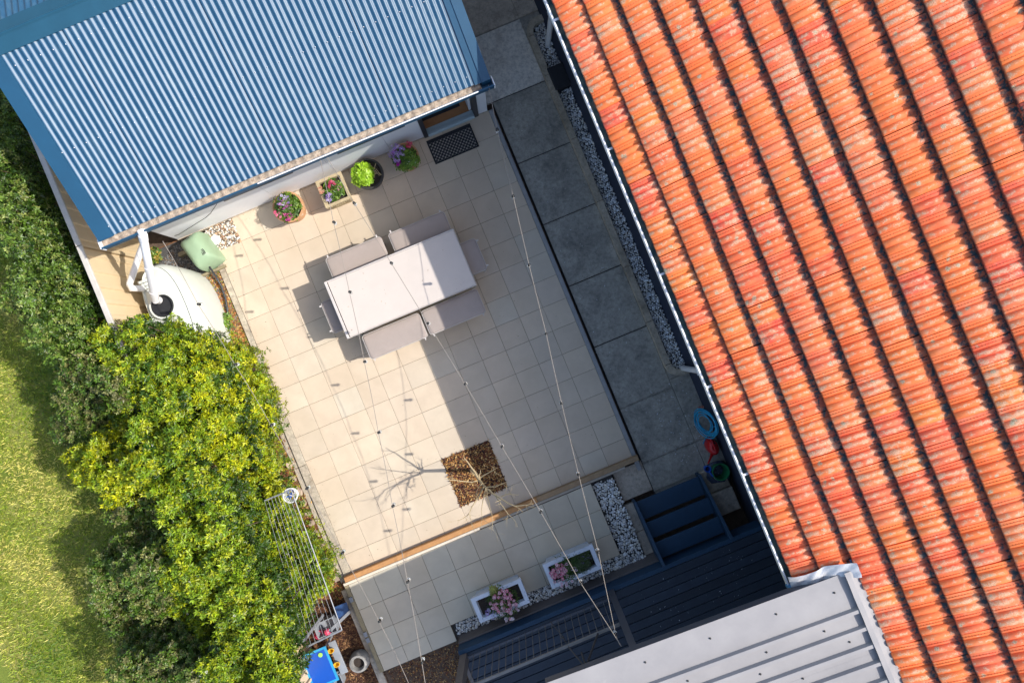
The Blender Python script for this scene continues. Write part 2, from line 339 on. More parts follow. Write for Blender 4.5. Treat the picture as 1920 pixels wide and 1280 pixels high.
def whorls(cen, nrm, size, k, cols, tilt=.45, wid=.36, jit=.25, lv=.3):
    n = len(cen); t = rng.random(n)*6.283
    ax = unit(np.cross(nrm, rng.normal(size=(n, 3)))); ay = np.cross(nrm, ax)
    Vs, Fs, Cs = [], [], []; off = 0
    for j in range(k):
        ang = t + 6.283*j/k + rng.normal(0, .15, n); ti = tilt + rng.normal(0, jit, n)
        d = unit((ax*np.cos(ang)[:, None] + ay*np.sin(ang)[:, None])*np.cos(ti)[:, None] + nrm*np.sin(ti)[:, None])
        L = size*rng.uniform(.7, 1.15, n)
        cj = cols*rng.uniform(1-lv, 1+lv*.6, (n, 1))
        V, F, Cc = leaf_arrays(cen + d*.006, d, nrm, L, L*wid, cj)
        Vs.append(V); Fs.append(F+off); Cs.append(Cc); off += len(V)
    return np.concatenate(Vs), np.concatenate(Fs), np.concatenate(Cs)
def merge(parts):
    Vs, Fs, Cs = [], [], []; off = 0
    for V, F, c in parts: Vs.append(V); Fs.append(F+off); Cs.append(c); off += len(V)
    return np.concatenate(Vs), np.concatenate(Fs), np.concatenate(Cs)
def sphere_dirs(n, zmin=-.3):
    z = rng.uniform(zmin, 1, n); t = rng.random(n)*6.283; r = np.sqrt(1-z*z); return np.stack([r*np.cos(t), r*np.sin(t), z], 1)
def inpoly(x, y, P):
    c = False; j = len(P)-1
    for i in range(len(P)):
        if (P[i][1] > y) != (P[j][1] > y) and x < (P[j][0]-P[i][0])*(y-P[i][1])/(P[j][1]-P[i][1]) + P[i][0]: c = not c
        j = i
    return c
bm = bmesh.new(); bmesh.ops.create_icosphere(bm, subdivisions=1, radius=1); ICO1 = (np.array([v.co[:] for v in bm.verts]), np.array([[v.index for v in f.verts] for f in bm.faces])); bm.free()
bm = bmesh.new(); bmesh.ops.create_icosphere(bm, subdivisions=2, radius=1); ICO2 = (np.array([v.co[:] for v in bm.verts]), np.array([[v.index for v in f.verts] for f in bm.faces])); bm.free()
def pebbles(name, polys, z, size, palette, label, cat=None, parent=None, dens=1.0, flat=.55, ico=ICO1):
    """closely packed rounded stones in the given uv polygons"""
    pts = []
    for P in polys:
        us = [p[0] for p in P]; vs = [p[1] for p in P]; st = size*1.52/math.sqrt(dens)
        for i in range(int((max(us)-min(us))/st)+2):
            for j in range(int((max(vs)-min(vs))/(st*.9))+2):
                u = min(us)+(i+.5*(j % 2))*st+random.gauss(0, st*.16); v = min(vs)+j*st*.9+random.gauss(0, st*.16)
                if inpoly(u, v, P): pts.append((u, v))
    n = len(pts); V0, F0 = ico; k = len(V0); P0 = np.array(pts)
    sc = size*rng.uniform(.6, 1.22, (n, 1, 1))*np.stack([rng.uniform(.8, 1.25, n), rng.uniform(.75, 1.0, n), np.full(n, flat)], 1)[:, None, :]
    a = rng.random(n)*6.283; V = V0[None]*sc*(1+rng.normal(0, .07, (n, k, 1)))
    X = V[..., 0]*np.cos(a)[:, None]-V[..., 1]*np.sin(a)[:, None]; Y = V[..., 0]*np.sin(a)[:, None]+V[..., 1]*np.cos(a)[:, None]
    V = np.stack([X+P0[:, :1], Y+P0[:, 1:], V[..., 2]+z+rng.uniform(0, size*.55, (n, 1))], 2).reshape(-1, 3)
    F = (F0[None]+(np.arange(n)*k)[:, None, None]).reshape(-1, 3)
    pal = np.array(palette); c = pal[rng.integers(0, len(pal), n)]*rng.uniform(.8, 1.15, (n, 1))
    me = fast_mesh(name, V, F, M['pebble'], np.repeat(c, k, 0), True)
    o = link(name, me, parent); tag(o, label if parent is None else None, cat if parent is None else None, kind='stuff'); return o
def chips(name, polys, z, n, L, palette, label, cat, zspread=.02):
    pts = []
    while len(pts) < n:
        P = random.choice(polys); us = [p[0] for p in P]; vs = [p[1] for p in P]
        u, v = random.uniform(min(us), max(us)), random.uniform(min(vs), max(vs))
        if inpoly(u, v, P): pts.append((u, v, z+random.random()*zspread))
    P0 = np.array(pts); t = rng.random(n)*6.283; tz = rng.normal(0, .25, n)
    d = np.stack([np.cos(t)*np.cos(tz), np.sin(t)*np.cos(tz), np.sin(tz)], 1); up = unit(np.stack([rng.normal(0, .35, n), rng.normal(0, .35, n), np.ones(n)], 1))
    LL = L*rng.uniform(.4, 1.4, n); pal = np.array(palette); c = pal[rng.integers(0, len(pal), n)]*rng.uniform(.7, 1.2, (n, 1))
    V, F, cc = leaf_arrays(P0, d, up, LL, LL*rng.uniform(.2, .5, n), c)
    return tag(link(name, fast_mesh(name, V, F, M['chip'], cc)), label, cat, kind='stuff')
# ================================================================== SETTING: ground
EU, EV, WV = -3.82, -2.544, 3.576                    # patio left edge, lower edge, wall line
PIT = .408
g = MB(); g.poly([(-300, -300, -.20), (300, -300, -.20), (300, 300, -.20), (-300, 300, -.20)]); struct(g, 'ground', 'dirt')
g = MB(); g.poly([(-60, -60, -.10), (-4.95, -60, -.10), (-4.95, 60, -.10), (-60, 60, -.10)]); lawn = struct(g, 'lawn', 'lawn')
# garden bed beside the patio (soil sheet) and mulch corner
g = MB(); g.poly([(-4.95, -9, -.06), (-3.97, -9, -.06), (-3.97, 3.6, -.06), (-4.95, 3.6, -.06)]); struct(g, 'garden_bed', 'leafbed')
g = MB(); g.poly([(-3.96, -9, -.058), (-.6, -9, -.058), (-.6, -3.6, -.058), (-3.96, -3.6, -.058)]); struct(g, 'mulch_bed', 'dirt')
g = MB(); g.poly([(-4.90, 1.9, -.05), (-3.97, 1.9, -.05), (-3.97, 3.575, -.05), (-4.90, 3.575, -.05)]); struct(g, 'gravel_ground', 'gravelbed')
# ---- patio slab with its pavers
g = MB(); g.box(EU, 1.076, EV, WV, -.18, -.004); patio = struct(g, 'patio', 'grout')
pm_ = MB().cbox(-.2023, .2023, -.2023, .2023, -.03, .0, .0035).mesh('paver', M['paver'])
for i in range(-2, 10):
    for j in range(-13, 2):
        if 3 <= i < 5 and -12 <= j < -10: continue
        if i == -2 and j == 1: continue                                  # the pebble corner
        cu, cv = -3.004+(i+.5)*PIT, 2.76+(j+.5)*PIT
        put(pm_, 'paver', patio, (cu, cv, random.uniform(-.0008, .0012)), random.gauss(0, .0012), None, random.gauss(0, .0012), random.gauss(0, .0012))
# channel and gap beside the path
g = MB(); g.cbox(1.078, 1.145, EV-.16, WV, -.15, .006); struct(g, 'patio_edge_strip', pm('edge_strip', (.34, .34, .33), (.26, .26, .26), 9, .8, .3, 60))
# tree square
TS = (-1.777, -.967, -2.133, -1.323)
g = MB(); g.poly([(TS[0], TS[2], -.0015), (TS[1], TS[2], -.0015), (TS[1], TS[3], -.0015), (TS[0], TS[3], -.0015)]); struct(g, 'tree_pit', 'soil')
# concrete edging beam along the left of the patio, in lengths
edge = thing('garden_edging', (-3.9, 0, 0), 'pale concrete edging beam between the cream pavers and the garden bed', 'edging')
for a, b, z in ((3.16, .75, -.01), (.745, -.55, 0), (-.555, -1.95, .004), (-1.955, -2.545, 0)):
    w = .10 if a > 1 else .13
    build(MB().cbox(EU-w-.003, EU-.003, b, a, -.2, z, .006), 'edging_block', 'edging', edge)
    if a < 2: build(MB().cbox(EU-w-.10, EU-w-.005, b, a, -.2, z-.035, .006), 'edging_block', 'edging', edge)
# ---- raised lower terrace (one low step up) with timber edge
LZ = .115; LU0, LU1, LV0, LV1 = -3.90, .285, -4.07, -2.575
g = MB(); g.box(LU0, LU1, -3.80, LV1, -.18, LZ-.006); g.box(LU0, LU0+3*.419, LV0, -3.801, -.18, LZ-.006); terr = struct(g, 'lower_terrace', 'grout')
lp = .419; pl = MB().cbox(-lp/2+.0025, lp/2-.0025, -lp/2+.0025, lp/2-.0025, -.03, 0, .0035).mesh('paver', M['paver_low'])
for i in range(10):
    cu = LU0+(i+.5)*lp
    for va, vb in ((-2.575, -3.016), (-3.016, -3.435), (-3.435, -3.80), (-3.80, -4.065)):
        if va < -3.7 and i > 2: continue
        put(pl, 'paver', terr, (cu, (va+vb)/2, LZ+random.uniform(-.001, .0015)), random.gauss(0, .0015), (1, (va-vb)/lp, 1))
step = thing('timber_step_edge', (-1.3, -2.62, 0), 'long orange timber edging with pale capping along the patio step', 'edging')
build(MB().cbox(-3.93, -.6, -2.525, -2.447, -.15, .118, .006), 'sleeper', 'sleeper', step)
build(MB().cbox(-.597, 1.15, -2.525, -2.447, -.15, .116, .006), 'sleeper', pm('shaded_timber', (.40, .27, .15), (.28, .18, .10), 9, .8, .3, 60), step)  # duller copy of the orange timber, house shade painted into its colour
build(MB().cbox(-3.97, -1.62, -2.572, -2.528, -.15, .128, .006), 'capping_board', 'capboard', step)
build(MB().cbox(-1.615, .90, -2.570, -2.528, -.15, .105, .006), 'capping_board', pm('shaded_capping', (.42, .37, .30), (.33, .28, .22), 8, .7), step)  # darker copy of the pale capping, house shade painted into its colour
build(MB().cbox(LU0-.075, LU0-.006, -4.07, -2.58, -.18, LZ-.01, .004), 'side_board', 'sideboard', step)
for v in (-2.80, -3.40, -3.50): build(MB().cbox(LU0-.078, LU0-.02, v-.05, v+.03, -.05, LZ+.012, .003), 'bracket', 'galv', step)
g = MB(); g.cbox(LU0-.20, LU0-.08, -4.6, -2.66, -.2, -.02, .01); struct(g, 'terrace_footing', 'slab_brown')
# ---- path slabs
g = MB(); g.box(1.19, 2.12, -3.2, 12, -.25, -.075); path = struct(g, 'path', 'gap')
cuts = [(-3.13, -2.648, 'slab_dark'), (-2.635, -1.69, 'slab_dark'), (-1.675, -.61, 'slab_dark'), (-.595, .46, 'slab_dark'), (.475, 1.54, 'slab_dark'), (1.552, 2.61, 'slab_dark'), (2.622, 3.685, 'slab_dark'), (3.70, 4.77, 'slab_light'), (4.785, 6.2, 'slab_brown'), (6.21, 8, 'slab_brown')]
for a, b, m in cuts: build(MB().cbox(1.196 if a < 3.69 else 1.08, 2.115, a, b, -.12, -.055+random.uniform(-.002, .002), .008), 'slab', m, path)
build(MB().cbox(2.12, 2.60, -2.635, -1.55, -.12, -.054, .008), 'slab', 'slab_dark', path)
build(MB().cbox(2.12, 2.60, -3.13, -2.648, -.12, -.056, .008), 'slab', 'slab_dark', path)
build(MB().cbox(2.12, 2.60, 4.79, 8, -.12, -.056, .008), 'slab', 'slab_brown', path)
build(MB().cbox(.68, 1.185, -3.09, -2.585, -.12, -.055, .008), 'slab', 'slab_brown', path)
build(MB().cbox(.66, .83, -3.62, -3.15, -.12, -.03, .008), 'slab', 'slab_brown', path)
build(MB().cbox(.66, .83, -4.02, -3.63, -.12, -.032, .008), 'slab', 'slab_brown', path)
g = MB(); g.poly([(1.2, -3.2, -.074), (2.6, -3.2, -.074), (2.6, -1.0, -.074), (1.2, -1.0, -.074)]); g.poly([(1.2, 4.3, -.074), (2.6, 4.3, -.074), (2.6, 5.2, -.074), (1.2, 5.2, -.074)]); struct(g, 'path_base', 'slab_dark')
# ---- kerb round the pebble strip, lengths with rounded ends
kerb = thing('kerb', (2.16, 1, 0), 'low concrete kerb with rounded ends around the white pebble strip beside the house', 'kerb')
KO, KI, K2 = 2.115, 2.215, 2.60
def kerbpart(pts_o, pts_i, z=.06):
    mb = MB()
    for k in range(len(pts_o)-1):
        q = [pts_o[k], pts_o[k+1], pts_i[k+1], pts_i[k]]
        mb.prism(q, -.12, z)
    build(mb, 'kerb_block', 'kerb', kerb)
def arc(cu, cv, r, a0, a1, n=8): return [(cu+r*math.cos(math.radians(a0+(a1-a0)*k/n)), cv+r*math.sin(math.radians(a0+(a1-a0)*k/n))) for k in range(n+1)]
kb = [4.40, 3.72, 2.62, 1.54, .40, -.55, -1.30]
for a, b in zip(kb[:-1], kb[1:]): kerbpart([(KO, b+.004), (KO, a-.004)], [(KI, b+.004), (KI, a-.004)], .06+random.uniform(-.003, .003))
kerbpart(arc(KO+.25, 4.405, .25, 180, 90), arc(KO+.25, 4.405, .15, 180, 90))
kerbpart([(KO+.255, 4.655), (2.45, 4.655)], [(KO+.255, 4.555), (2.45, 4.555)])
kerbpart(arc(KO+.25, -1.305, .25, 180, 270), arc(KO+.25, -1.305, .15, 180, 270))
kerbpart([(KO+.255, -1.555), (2.45, -1.555)], [(KO+.255, -1.455), (2.45, -1.455)])
g = MB(); g.poly([(KI-.02, -1.5, -.05), (2.62, -1.5, -.05), (2.62, 4.6, -.05), (KI-.02, 4.6, -.05)]); struct(g, 'pebble_bed_base', 'gravelbed')
WH = [(.80, .80, .77), (.72, .71, .67), (.86, .86, .84), (.62, .59, .53), (.76, .72, .62), (.54, .54, .54)]
DGR = 2.45
pebbles('house_pebbles', [[(KI, -1.45), (KI+.15, -1.455), (DGR, -1.455), (DGR, 3.42), (KI, 3.42)], [(KI, 3.82), (DGR, 3.82), (DGR, 4.55), (KI+.12, 4.55), (KI, 4.42)]], -.03, .024, WH, 'white river pebbles filling the strip between the kerb and the house', 'pebbles')
# pebbles round the lower terrace and white planters
g = MB(); g.poly([(LU1, -4.045, -.02), (.66, -4.045, -.02), (.66, -2.575, -.02), (LU1, -2.575, -.02)]); g.poly([(-2.64, -4.045, .02), (LU1, -4.045, .02), (LU1, -3.803, .02), (-2.64, -3.803, .02)]); struct(g, 'pebble_ground', 'gravelbed')
pebbles('terrace_pebbles', [[(.30, -4.04), (.65, -4.04), (.67, -2.62), (.30, -2.62)]], .03, .026, WH, 'wide band of white pebbles between the terrace pavers and the navy steps', 'pebbles', ico=ICO1)
pebbles('deck_pebbles', [[(-2.60, -4.03), (.30, -4.03), (.30, -3.82), (-2.55, -3.82), (-2.62, -3.95)]], .045, .024, WH, 'white pebbles between the white flower troughs and the deck edge', 'pebbles', ico=ICO1)
# corner of mixed pebbles by the wall
CO = [(.66, .60, .52), (.60, .46, .32), (.70, .66, .60), (.35, .20, .12), (.50, .33, .20), (.74, .70, .66)]
pebbles('corner_pebbles', [[(-3.82, 3.17), (-3.415, 3.17), (-3.415, 3.57), (-3.82, 3.57)], [(-3.96, 3.2), (-3.82, 3.2), (-3.82, 3.55), (-3.9, 3.55)]], -.01, .022, CO, 'mixed white and brown pebbles in the patio corner by the white wall', 'pebbles')
pebbles('grey_gravel', [[(-4.85, 1.9), (-3.94, 1.9), (-3.94, 3.55), (-4.4, 3.55), (-4.85, 3.3)]], -.045, .013, [(.20, .21, .22), (.14, .15, .16), (.30, .30, .30), (.24, .17, .12)], 'dark grey gravel around the green pump cover and white tank', 'gravel', dens=.9)
# mulches
BR = [(.36, .17, .05), (.16, .06, .03), (.50, .27, .08), (.07, .03, .02), (.58, .38, .16), (.24, .08, .04), (.05, .02, .018)]
chips('tree_pit_mulch', [[(TS[0], TS[2]), (TS[1], TS[2]), (TS[1], TS[3]), (TS[0], TS[3])]], .0, 5200, .04, BR, 'brown bark mulch filling the square opening around the bare tree', 'mulch')
DK = [(.13, .055, .03), (.07, .03, .02), (.20, .10, .05), (.045, .022, .018), (.34, .19, .08)]
chips('corner_mulch', [[(-4.9, -6.5), (-3.98, -6.5), (-3.98, -2.7), (-4.9, -2.7)]], -.058, 16000, .045, DK, 'dark red brown bark mulch around the grey pot and toy table', 'mulch')
chips('terrace_mulch', [[(-3.9, -6), (-1.9, -6), (-1.9, -4.14), (-3.9, -4.14)]], -.05, 11000, .03, BR, 'small brown bark mulch below the terrace at the end of the deck', 'mulch')
chips('bed_leaf_litter', [[(-4.6, -2.8), (-3.97, -2.8), (-3.97, 2.4), (-4.6, 2.4)], [(-4.15, 1.6), (-3.93, 1.6), (-3.93, 3.2), (-4.15, 3.2)]], -.05, 9000, .04, [(.50, .20, .05), (.34, .12, .04), (.60, .38, .14), (.22, .10, .05), (.25, .30, .06)], 'rust brown fallen leaves along the garden edging', 'leaf litter')
# lawn blades
n = 95000; P0 = np.stack([rng.uniform(-9.6, -4.95, n), rng.uniform(-7.2, 6.5, n), np.full(n, -.10)], 1)
W0 = P0[:, 0]*CA - P0[:, 1]*SA; keep = W0 < -4.4; P0 = P0[keep]; n = len(P0)
t = rng.random(n)*6.283; d = unit(np.stack([np.cos(t)*.8, np.sin(t)*.8, rng.uniform(.3, 1.1, n)], 1))
patch = np.sin(P0[:, 0]*2.3+np.sin(P0[:, 1]*1.7)*1.3)*np.cos(P0[:, 1]*1.9+P0[:, 0]) + rng.normal(0, .55, n)
ca, cb, cc_ = np.array((.07, .15, .006)), np.array((.24, .31, .014)), np.array((.54, .48, .12))
tt = np.clip((patch+1.2)/2.4, 0, 1)[:, None]; colr = np.where(tt < .5, ca+(cb-ca)*tt*2, cb+(cc_-cb)*(tt*2-1))
LL = rng.uniform(.04, .095, n); V, F, cl = leaf_arrays(P0, d, np.tile(np.array([[0, 0, 1.]]), (n, 1)), LL, np.full(n, .014), colr*rng.uniform(.7, 1.55, (n, 1)))
tag(link('lawn_grass', fast_mesh('lawn_grass', V, F, M['leaf'], cl)), 'sunny green and straw coloured lawn grass beyond the hedge', 'grass', kind='stuff')
# ================================================================== BLUE ROOFED OUTBUILDING
ob = thing('outbuilding', (-1.7, 5.3, 0), 'white walled outbuilding with a blue corrugated steel roof and open door', 'building')
VE, ZE, VR, ZR = 3.165, 2.40, 5.24, 3.24          # sheet end at the eave, sheet end at the ridge
UL, UR = -4.13, .84
cp = .0783; slope = math.atan2(ZR-ZE, VR-VE)
def sheet_mesh(ncorr, v0, z0, v1, z1, name):
    seg = 10; N = ncorr*seg; nn = Vector((0, -(z1-z0), v1-v0)).normalized()
    vs = []; 
    for i in range(N+1):
        u = i*cp/seg; h = .0088*math.sin(2*PI*i/seg)
        for k, f in ((0, 0), (1, .5), (2, 1)):
            p = Vector((u, v0+(v1-v0)*f, z0+(z1-z0)*f)) + nn*h; vs.append(p)
    fs = [(i*3+k, i*3+3+k, i*3+4+k, i*3+1+k) for i in range(N) for k in range(2)]
    me = bpy.data.meshes.new(name); me.from_pydata(vs, [], fs); me.materials.append(M['corr']); me.shade_smooth(); return me
roof = build(MB().loft([[(UL-.1, VE+.05, ZE-.06), (UR+.1, VE+.05, ZE-.06), (UR+.1, VR+.16, ZR+.02), (UL-.1, VR+.16, ZR+.02)], [(UL-.1, VE+.05, ZE-.03), (UR+.1, VE+.05, ZE-.03), (UR+.1, VR+.16, ZR+.05-.02), (UL-.1, VR+.16, ZR+.03)]]), 'roof', 'soffit', ob)
shm = sheet_mesh(10, 0, 0, VR-VE, ZR-ZE, 'roof_sheet')
k = 0; u = UL
while u < UR-.05:
    nc = 10 if UR-u > 10*cp else max(1, int((UR-u)/cp))
    me = shm if nc == 10 else sheet_mesh(nc, 0, 0, VR-VE, ZR-ZE, 'roof_sheet')
    o = put(me, 'roof_sheet', roof, (u, VE, ZE+.005*(k % 2)+.001)); u += 10*cp-.010; k += 1
mb = MB()
for k in range(66):
    for f in (.05, .48, .93):
        if (k+int(f*10)) % 2 == 0:
            u_ = UL+.02+k*cp; v_ = VE+(VR-VE)*f; z_ = ZE+(ZR-ZE)*f+.010
            mb.lathe((u_, v_, z_), [(.006, 0), (.005, .006), (.001, .008)], 6)
sc2 = build(mb, 'roof_screws', 'whitepaint', roof); sc2['kind'] = 'stuff'
VB = VR+.33; shb = sheet_mesh(10, 0, 0, 2.0, -.85, 'roof_sheet'); shb.materials[0] = M['corr']
for k in range(7): put(shb, 'roof_sheet', roof, (UL-.4+k*(10*cp-.002), VB, ZR+.0028*(k % 2)))
# ridge cap, rolled, two flats
mb = MB(); prof = [(VR-.015, ZR+.012), (VR+.135, ZR+.075), (VR+.150, ZR+.092), (VR+.172, ZR+.092), (VR+.187, ZR+.075), (VB+.03, ZR+.012)]
mb.loft([[(UL-.30, v, z) for v, z in prof], [(UR+.22, v, z) for v, z in prof]], cap=False, close=False); build(mb, 'ridge_cap', 'tealpaint', ob)
# barge cappings in the roof plane
def barge(u0, u1, name):
    mb = MB(); t = .022; n = Vector((0, -math.sin(slope), math.cos(slope)))
    r = []
    for v, z in ((VE-.01, ZE), (VR+.17, ZR+.07)):
        a = Vector((u0, v, z))+n*.012; b = Vector((u1, v, z))+n*.020; 
        r.append([a, b, b-n*.14 if u1 < 0 or True else b, a-n*.02])
    mb.loft(r); return build(mb, name, 'bluepaint', ob)
barge(UL+.01, UL-.185, 'barge_cap'); barge(UR-.03, UR+.175, 'barge_cap')
# second narrow lap on the right barge
mb = MB(); mb.loft([[(UR+.06, VE-.02, ZE+.028), (UR+.178, VE-.02, ZE+.028), (UR+.178, VE-.02, ZE-.12), (UR+.06, VE-.02, ZE-.12)], [(UR+.04, VR+.1, ZR+.065), (UR+.178, VR+.1, ZR+.065), (UR+.178, VR+.1, ZR-.10), (UR+.04, VR+.1, ZR-.10)]]); build(mb, 'barge_board', 'bluepaint', ob)
# gutter
VG = 3.075
gm = MB().box(UL-.21, UR+.20, VG, VG+.006, ZE-.13, ZE-.028).box(UL-.21, UR+.20, VG+.0065, VE+.04, ZE-.13, ZE-.125).box(UL-.21, UR+.20, VG-.012, VG+.010, ZE-.0275, ZE-.016)
gut = build(gm, 'gutter', 'bluepaint', ob)
build(MB().grid(lambda a, b: (UL-.20+a*(UR-UL+.24), VG+.011+b*(.115), ZE-.085+.006*math.sin(a*260)+.004*math.sin(b*9+a*90)), 240, 3), 'gutter_debris', 'gutterdirt', gut)
build(MB().box(-2.2, UR-.02, VG-.0125, VG+.002, ZE-.0155, ZE-.010), 'gutter_lip', 'whitepaint', gut)
for a in (UL-.215, UR+.196): build(MB().box(a, a+.012, VG-.01, VE+.03, ZE-.13, ZE-.012), 'gutter_end', 'whitepaint', gut)
build(MB().box(UL-.17, UR+.15, VE+.052, WV+.01, ZE-.16, ZE-.148), 'soffit', 'soffit', ob)
# walls; front wall panels leave window and door openings
BL, BRR = -4.33, 1.06; DL, DR = -.04, .90; wt = .12
wins = [(-3.15, -2.04), (-1.324, -.24)]; SZ = .875
joints = [-4.33, -3.65, -2.60, -1.55, -.62, DL]
def panel(a, b, z0=0, z1=2.26): build(MB().box(a+.0025, b-.0025, WV, WV+wt, z0, z1), 'wall_panel', 'wall', ob)
for a, b in zip(joints[:-1], joints[1:]): panel(a, b, 0, SZ-.045)
xs = [BL, -3.15, -2.04, -1.324, -.24, DL]
for i in (0, 2, 4): panel(xs[i], xs[i+1], SZ-.040, 2.26)
for a, b in wins:
    panel(a, b, 2.02, 2.26)
    wf = build(MB().box(a, b, WV-.015, WV+.05, SZ-.03, SZ+.012).box(a, a+.04, WV-.012, WV+.05, SZ+.013, 2.0).box(b-.04, b, WV-.012, WV+.05, SZ+.013, 2.0).box(a, b, WV-.012, WV+.05, 1.98, 2.018), 'window', 'darkframe', ob)
    build(MB().box(a+.04, b-.04, WV+.02, WV+.028, SZ+.013, 1.98), 'pane', 'winglass', wf)
panel(DR, BRR, 0, 2.26)
build(MB().box(BRR-wt, BRR, WV+wt+.003, 7.5, 0, 2.26), 'side_wall', 'wall', ob); build(MB().box(BL, BL+wt, WV+wt+.003, 7.5, 0, 2.26), 'side_wall', 'wall', ob)
build(MB().box(BL, BRR, 7.5, 7.62, 0, 2.26), 'rear_wall', 'wall', ob)
build(MB().poly([(BRR-.06, WV+.1, 2.2), (BRR-.06, 7.5, 2.2), (BRR-.06, VR+.17, ZR-.02)]), 'gable', 'wall', ob)
build(MB().box(BL-.005, BRR+.008, WV-.012, WV-.001, -.05, .03), 'plinth', 'slab_brown', ob)
build(MB().box(BL+wt, BRR-wt, WV+.05, 7.5, -.05, .04), 'floor', 'floorwood', ob)
fr = build(MB().box(DL, DL+.07, WV-.02, WV+.10, .0, 2.2).box(DR-.07, DR, WV-.02, WV+.10, .0, 2.2), 'door_frame', 'darkframe', ob)
build(MB().cbox(DL+.07, DR-.07, WV-.03, WV+.10, .0, .055).cbox(DL+.07, DR-.07, WV-.02, WV+.03, .056, .075), 'door_sill', 'alu', fr)
build(MB().box(DR-.115, DR-.075, WV+.11, WV+.95, .05, 2.1), 'door', 'wall', ob)
build(MB().cbox(DL+.06, DR-.22, WV+.23, WV+.75, .042, .055), 'doorway_shade', 'rubber', ob)  # dark sheet on the floor standing in for shade inside the doorway
# downpipe to tank
dp = thing('rainwater_pipe', (-4.0, 3.0, 1.6), 'thick white downpipe slanting from the blue roof gutter into the white tank', 'pipe')
a = Vector(Q(266.6, 436, 2.36)); b = Vector(Q(291, 562, 1.30)); build(MB().tube([a+Vector((0, .03, .0)), a, a.lerp(b, .5), b], .052, 16), 'pipe', 'whitepvc', dp, smooth=True)
for f in (.03, .48, .86):
    p = a.lerp(b, f); q = a.lerp(b, f+.07); build(MB().tube([p, q], .058, 16), 'collar', 'whitepvc', dp, smooth=True)
build(MB().tube([b, b+Vector((0, 0, -.10))], .055, 16), 'elbow', 'whitepvc', dp, smooth=True)
dp2 = thing('overflow_pipe', (-4.3, 3.3, .8), 'shorter white overflow pipe slanting behind the tank against the cream fence', 'pipe')
pts = [Q(272, 452, 1.55), Q(262, 476, 1.45), Q(243, 532, 1.3)]; build(MB().tube(pts, .045, 14), 'pipe', 'whitepvc', dp2, smooth=True)
build(MB().tube([Q(243, 532, 1.3), Q(246, 540, 1.26), Q(268, 541, 1.1)], .047, 14), 'elbow', 'whitepvc', dp2, smooth=True)
# ================================================================== TILED HOUSE
UG, ZG = 1.80, 3.44; U0, Z0 = 1.868, 3.430; TH = math.radians(25); ct, st_ = math.cos(TH), math.sin(TH)
hs = thing('house', (4.5, 0, 0), 'large house under a lichen spotted orange terracotta tiled roof', 'house')
roof2 = build(MB().loft([[(U0+.02, -9.5, Z0-.05), (U0+.02, 9, Z0-.05), (U0+4.7*ct, 9, Z0-.05+4.7*st_), (U0+4.7*ct, -9.5, Z0-.05+4.7*st_)], [(U0+.02, -9.5, Z0-.02), (U0+.02, 9, Z0-.02), (U0+4.7*ct, 9, Z0-.02+4.7*st_), (U0+4.7*ct, -9.5, Z0-.02+4.7*st_)]]), 'roof', 'deck_under', hs)
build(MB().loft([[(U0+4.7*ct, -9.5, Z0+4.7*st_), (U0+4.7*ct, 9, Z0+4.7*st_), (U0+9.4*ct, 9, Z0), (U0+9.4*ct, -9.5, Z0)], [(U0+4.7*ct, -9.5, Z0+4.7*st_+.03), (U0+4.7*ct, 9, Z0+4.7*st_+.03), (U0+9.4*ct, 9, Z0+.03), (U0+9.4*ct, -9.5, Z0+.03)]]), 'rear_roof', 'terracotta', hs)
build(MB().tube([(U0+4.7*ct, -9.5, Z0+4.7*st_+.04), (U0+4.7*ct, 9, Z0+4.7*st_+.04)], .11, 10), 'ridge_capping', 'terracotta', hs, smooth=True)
TW, TS_ = .216, .348
def tile_mesh():
    prof = []                                              # (y, height) across the tile
    def bmp(y, c, w): 
        x = abs(y-c)/w; return math.sqrt(max(0, 1-x*x)) if x < 1 else 0
    ys = [0, .004, .018, .036, .054, .068, .078, .084, .098, .114, .130, .144, .152, .158, .172, .182, .186, .196, .204, .2125]
    for y in ys:
        h = max(.040*bmp(y, .040, .0405)**.9, .036*bmp(y, .116, .036)**.9)
        if y > .152: h = .008
        if .171 < y < .185: h = .016
        if y > .195: h = .012
        prof.append((y, h))
    rows = []                                              # (s, lift, roll amplitude, nose drop)
    for s, lift, amp in ((0, -.004, .0), (.001, .028, .50), (.007, .038, .82), (.022, .043, 1.0), (.20, .022, 1.0), (.29, .012, .60), (.37, .003, .25)):
        rows.append([(s, y, lift+h*amp) for y, h in prof])
    m = len(ys); V = [p for r in rows for p in r]; F = [(i*m+j, (i+1)*m+j, (i+1)*m+j+1, i*m+j+1) for i in range(len(rows)-1) for j in range(m-1)]
    # side skirt so joints read as dark slits
    n0 = len(V); V += [(r[0][0], 0, -.006) for r in rows] + [(r[-1][0], .2125, -.006) for r in rows]; R = len(rows)
    for i in range(R-1):
        F += [(i*m, n0+i, n0+i+1, (i+1)*m), (i*m+m-1, (i+1)*m+m-1, n0+R+i+1, n0+R+i)]
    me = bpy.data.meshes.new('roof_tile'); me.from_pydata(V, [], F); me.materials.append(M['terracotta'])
    b = bmesh.new(); b.from_mesh(me); bmesh.ops.recalc_face_normals(b, faces=b.faces); b.to_mesh(me); b.free()
    me.shade_smooth(); me.set_sharp_from_angle(angle=math.radians(50)); return me
tm = tile_mesh(); tv = np.array([v.co[:] for v in tm.vertices]); tf = [tuple(p.vertices) for p in tm.polygons]
spots = []; k = 0
